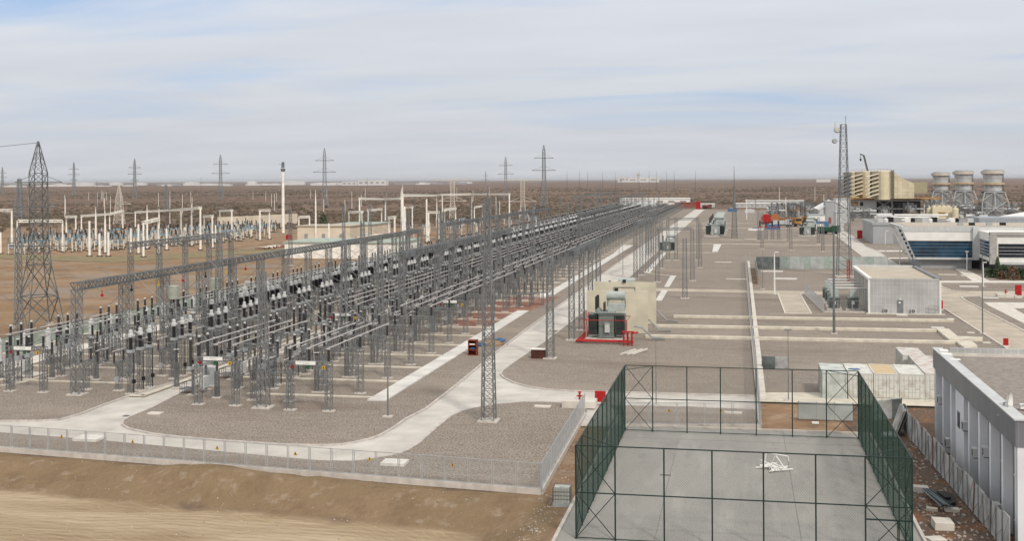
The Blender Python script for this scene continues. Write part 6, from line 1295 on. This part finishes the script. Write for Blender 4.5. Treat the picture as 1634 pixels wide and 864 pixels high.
# ================================================================== LEFT YARD WITH WHITEWASHED CONCRETE POLES
def wpole(mb, x, y, h, r0=.36): mb.tube((x, y, -.3), (x, y, h), r0, 10, r0 * .72)
def bt(px, pt, pb):
    x, y = G(px, pb); d = -sin(PSI) * x + cos(PSI) * y; return x, y, ZD(px, pt, d)
portals = [([(19, 336, 397), (-14, 336, 397)], 'leftmost white portal cut by the photo edge'), ([(28, 353, 404), (100, 353, 402)], 'low white portal behind the big dark tower'), ([(106, 346, 382), (121, 346, 384)], 'narrow white portal right of the big dark tower'), ([(130, 345, 371), (175, 342, 367), (196, 337, 365)], 'long white portal with three poles left of the pointed tower'),
           ([(216, 339, 363), (271, 336, 358), (289, 335, 387), (320, 332, 399)], 'long white portal with four poles right of the pointed tower'), ([(229, 356, 410), (253, 350, 406)], 'front white portal with sagging beam'), ([(339, 345, 396), (326, 346, 380)], 'short white portal by the round tower'), ([(351, 337, 368), (370, 336, 381)], 'small white portal left of the long pale wall'),
           ([(415, 336, 384), (430, 336, 382)], 'small white portal beside the round tower'), ([(477, 347, 384), (494, 346, 384)], 'white portal before the cream building left part'), ([(557, 339, 375), (578, 338, 378)], 'white portal right of the cream building'), ([(574, 317, 377), (615, 318, 355), (641, 317, 377)], 'tall white portal with three poles above the cream building'),
           ([(588, 336, 377), (609, 334, 365)], 'low white portal under the tall one'), ([(621, 348, 400), (630, 347, 401)], 'narrow front white portal beside the tall spiked poles'), ([(643, 312, 400), (697, 312, 352), (706, 311, 354), (753, 310, 352), (813, 310, 364)], 'longest white portal running right toward the pale tower'), ([(684, 339, 385), (700, 339, 382)], 'white portal left of the purple grey bushes'),
           ([(710, 335, 385), (727, 333, 368)], 'leaning white portal right of the last one'), ([(757, 331, 359), (769, 329, 359)], 'small white portal by the distant grey gantry'), ([(647, 331, 362), (658, 331, 365)], 'short white portal behind the spiked poles')]
for pl, l in portals:
    r = root('concrete_portal', l, 'portal', (0, 0, 0), 0, 'whitewashed portals'); tops = []
    for (px, pt, pb) in pl:
        x, y, h = bt(px, pt, pb); mb = MB(); wpole(mb, x, y, h, .38 if h > 10 else .33); part('pole', mb, M_wconc, r); tops.append((x, y, h)); part('footing', MB().cb(x, y, -.3, 1.3, 1.3, .45), M_black, r)
    for a, b in zip(tops[:-1], tops[1:]): ln = (Vector(a) - Vector(b)).length; part('beam', MB().truss((a[0], a[1], a[2]), (b[0], b[1], b[2]), .9, .7, max(3, int(ln / 2)), .22, .12), M_wconc, r)
singles = [(1, 371, 405), (143, 353, 409), (153, 330, 392), (168, 337, 404), (173, 371, 409), (159, 373, 409), (209, 365, 404), (221, 358, 405), (235, 327, 397), (254, 332, 390), (266, 365, 399), (306, 325, 393), (295, 363, 381), (344, 360, 388), (379, 363, 378), (401, 360, 378), (504, 303, 385), (525, 357, 392), (681, 318, 387), (643, 295, 400), (641, 300, 388), (646, 330, 402)]
for i, (px, pt, pb) in enumerate(singles):
    x, y, h = bt(px, pt, pb); mb = MB(); sp_ = px in (153, 168, 235, 254, 306, 643, 641, 504)
    r = root('concrete_pole', ('spiked ' if sp_ else 'plain ') + 'whitewashed concrete pole in the left yard, %s from the left edge' % (ORD[i] if 0 < i < 12 else ('first' if i == 0 else ('thirteenth fourteenth fifteenth sixteenth seventeenth eighteenth nineteenth twentieth twenty-first twenty-second'.split() + [''])[i - 12])), 'pole', (x, y, 0), 0, 'whitewashed poles')
    hb = h * .72 if sp_ else h; part('shaft', MB().tube((0, 0, -.3), (0, 0, hb), .36, 10, .29), M_wconc, r); part('footing', MB().cb(0, 0, -.3, 1.3, 1.3, .45), M_black, r)
    if sp_: part('spike', MB().tube((0, 0, hb), (0, 0, h), .28, 8, .05), M_wconc, r)
M_wc2 = mat('weathered whitewash', (.60, .57, .51), .85, var=.2)
M_bluebox = mat('faded blue box', (.20, .28, .33), .6, var=.2)
KW = [Kit('apparatus_post', 'apparatus', [('post', MB().tube((0, 0, 0), (0, 0, 3.6), .21, 8, .19), M_wc2), ('foot', MB().cb(0, 0, -.25, .9, .9, .5), M_black), ('mechanism', MB().cb(0, 0, 3.6, 1.5, .8, .8), M_bluebox), ('insulator', MB().ins(0, 0, 4.4, 1.5, .22, 6, 8), M_brownp)]),
      Kit('apparatus_post', 'apparatus', [('post', MB().tube((0, 0, 0), (0, 0, 3.0), .21, 8, .19), M_wc2), ('foot', MB().cb(0, 0, -.25, .9, .9, .5), M_black), ('insulator', MB().ins(0, 0, 3.0, 1.8, .25, 6, 8), M_head)]),
      Kit('apparatus_post', 'apparatus', [('post', MB().tube((-.9, 0, 0), (-.9, 0, 3.4), .19, 8).tube((.9, 0, 0), (.9, 0, 3.4), .19, 8), M_wc2), ('foot', MB().cb(0, 0, -.25, 2.6, .9, .45), M_black), ('crossbar', MB().box(-1.6, -.2, 3.4, 1.6, .2, 3.7), M_galv), ('insulator', MB().ins(-1, 0, 3.7, 1.6, .2, 6, 8).ins(1, 0, 3.7, 1.6, .2, 6, 8), M_porc), ('mechanism', MB().cb(0, 0, 2.2, 1.0, .6, .9), M_bluebox)])]
rg = random.Random(13); nmw = ('white apparatus post with faded blue box in the left yard', 'short white apparatus post with pale insulator in the left yard', 'double white apparatus post with crossbar in the left yard'); q = 0
for row in range(7):
    for i in range(30):
        f = i / 29; px = 20 + f * 390 + row * 6 + rg.uniform(-3, 3)
        if rg.random() < .12: continue
        pb = 406 - 24 * f ** 1.3 - row * 3.0; k = rg.randrange(3); x, y = G(px, pb)
        KW[k].place(nmw[k] + (', front row' if row == 0 else ', middle rows' if row < 4 else ', rear rows'), (x, y, -.15), rg.uniform(-.3, .3), 'left yard ' + ('white', 'short', 'double')[k] + ' posts ' + ('front' if row == 0 else 'middle' if row < 4 else 'rear'), simple=row > 0 or i > 14)
for i in range(44):
    px = 640 + rg.random() * 220; pb = 392 - (px - 640) * .14 - rg.random() * 22; k = rg.randrange(3); x, y = G(px, pb)
    KW[k].place(nmw[k].replace('in the left yard', 'behind the grey gantry'), (x, y, -.15), 0, 'posts behind gantry kind %s' % ('one', 'two', 'three')[k], simple=True)
# cream buildings and pale wall in the left yard
def lowb(label, px0, px1, pyb, h, depth, mw, mr, win=0):
    x0, y0 = G(px0, pyb); x1, y1 = G(px1, pyb); r = root('low_building', label, 'building', (x0, (y0 + y1) / 2, 0)); w = x1 - x0; part('wall', MB().box(0, 0, -.3, w, depth, h), mw, r); part('roof', MB().box(-.4, -.4, h, w + .4, depth + .4, h + .35), mr, r)
    for k in range(win): part('window', MB().box(w * (k + .4) / win, -.06, h * .1, w * (k + .4) / win + 1.3, 0, h * .5), M_cityd, r)
lowb('cream rendered building behind the white portals', 473, 560, 385, 5.3, 14, M_beige, M_roofs, 3); lowb('cream building wing with green roof right of the first', 527, 592, 381, 5.1, 26, M_beige, M_green, 2); lowb('long low cream building with faded green roof strip in front', 450, 640, 412, 4.2, 22, M_wconc, M_green, 0); lowb('cream block at the right end of the long low one', 572, 592, 411.5, 5.6, 18, M_beige, M_beige, 0)
x0, y0 = WD(347, 560); x1, y1 = WD(474, 600); tag(mob('boundary_wall', MB().bar((x0, y0, 2), (x1, y1, 2.4), .5, 5.2), M_beige), 'long pale wall with dark streaks behind the left yard', 'wall')
for px, py, l in ((513, 366, 'small dark green pine left of the green roof'), (519, 364, 'small dark green pine by the green roof'), (516, 360, 'rear dark green pine by the green roof')): shrub(l, px, py, 2.2, 6, M_leaf, True, 'pine_tree')
r = root('scrap_heap', 'heap of white and rusty scrap metal before the cream building', 'scrap', (*G(430, 398), 0))
for k in range(14): part('scrap_piece', MB().bar((rg.uniform(-4, 2), rg.uniform(-2, 2), .3), (rg.uniform(0, 5), rg.uniform(-2, 2), rg.uniform(.3, 1.4)), .35), M_white if k % 3 else M_rust, r)
tag(mob('transformer_tank', MB().box(-1.5, -1, 0, 1.5, 1, 3).tube((-1.4, 0, 3.6), (1.4, 0, 3.6), .5, 12), M_tankl, loc=(*G(582, 392), 0)), 'small pale transformer at the cream building corner', 'transformer')
tag(mob('red_box', MB().box(-1, -.6, 0, 1, .6, 1.6).box(-.5, -.7, 1.6, .5, .7, 1.8), M_red, loc=(*G(461, 382), 0)), 'red box at the foot of the round white tower', 'box')
# ================================================================== HORIZON TOWN
rg = random.Random(17)
for i in range(46):
    px = rg.uniform(-20, 560) if i < 36 else rg.uniform(640, 760); d = rg.uniform(5200, 7200); x, y = WD(px, d); w = rg.uniform(18, 75); h = rg.uniform(4, 12) * (1 if rg.random() < .8 else 1.7)
    m = M_city if rg.random() < .7 else M_cityd; r = tag(mob('distant_building', MB().box(-w, -12, -3, w, 12, h).box(-w * .5, -8, h, w * .2, 8, h * 1.12), m, loc=(x, y, 0)), ('pale' if m is M_city else 'dull grey') + ' town building on the left horizon', 'building', ('pale' if m is M_city else 'dull') + ' horizon buildings')
def bigb(label, pxl, pxr, pyt, d, n): return hall(label, pxl, pxr, pyt, d, 40, M_city, M_city, 'distant_block', n)
bigb('long white flat roofed block on the horizon with dark window strips', 570, 617, 287.5, 5200, 5); bigb('low white block left of the long white horizon block', 545, 570, 290, 5300, 3); bigb('pale airport like complex on the far central horizon', 985, 1052, 283.6, 8000, 4)
x, y = WD(1019, 8000); tag(mob('control_tower', MB().tube((0, 0, 0), (0, 0, 62), 9, 10).tube((0, 0, 52), (0, 0, 62), 16, 10), M_city, loc=(x, y, 0)), 'tiny white tower rising from the far central complex', 'tower'); bigb('small raised block left of the tiny white tower', 992, 1003, 281.8, 8000, 2)
# ================================================================== HAZE
hm = MB().box(-65000, -400, -9, 65000, 75000, 66)
hz = bpy.data.materials.new('thin air haze'); hz.use_nodes = True; t = hz.node_tree; t.nodes.clear()
o_ = t.nodes.new('ShaderNodeOutputMaterial'); v_ = t.nodes.new('ShaderNodeVolumePrincipled'); t.links.new(v_.outputs[0], o_.inputs['Volume'])
v_.inputs['Color'].default_value = (0.86, 0.88, 0.92, 1); v_.inputs['Density'].default_value = 0.000032; v_.inputs['Anisotropy'].default_value = 0.2
ho = mob('haze', hm, hz); tag(ho, 'thin pale haze over the whole plain', 'haze', kind='stuff')
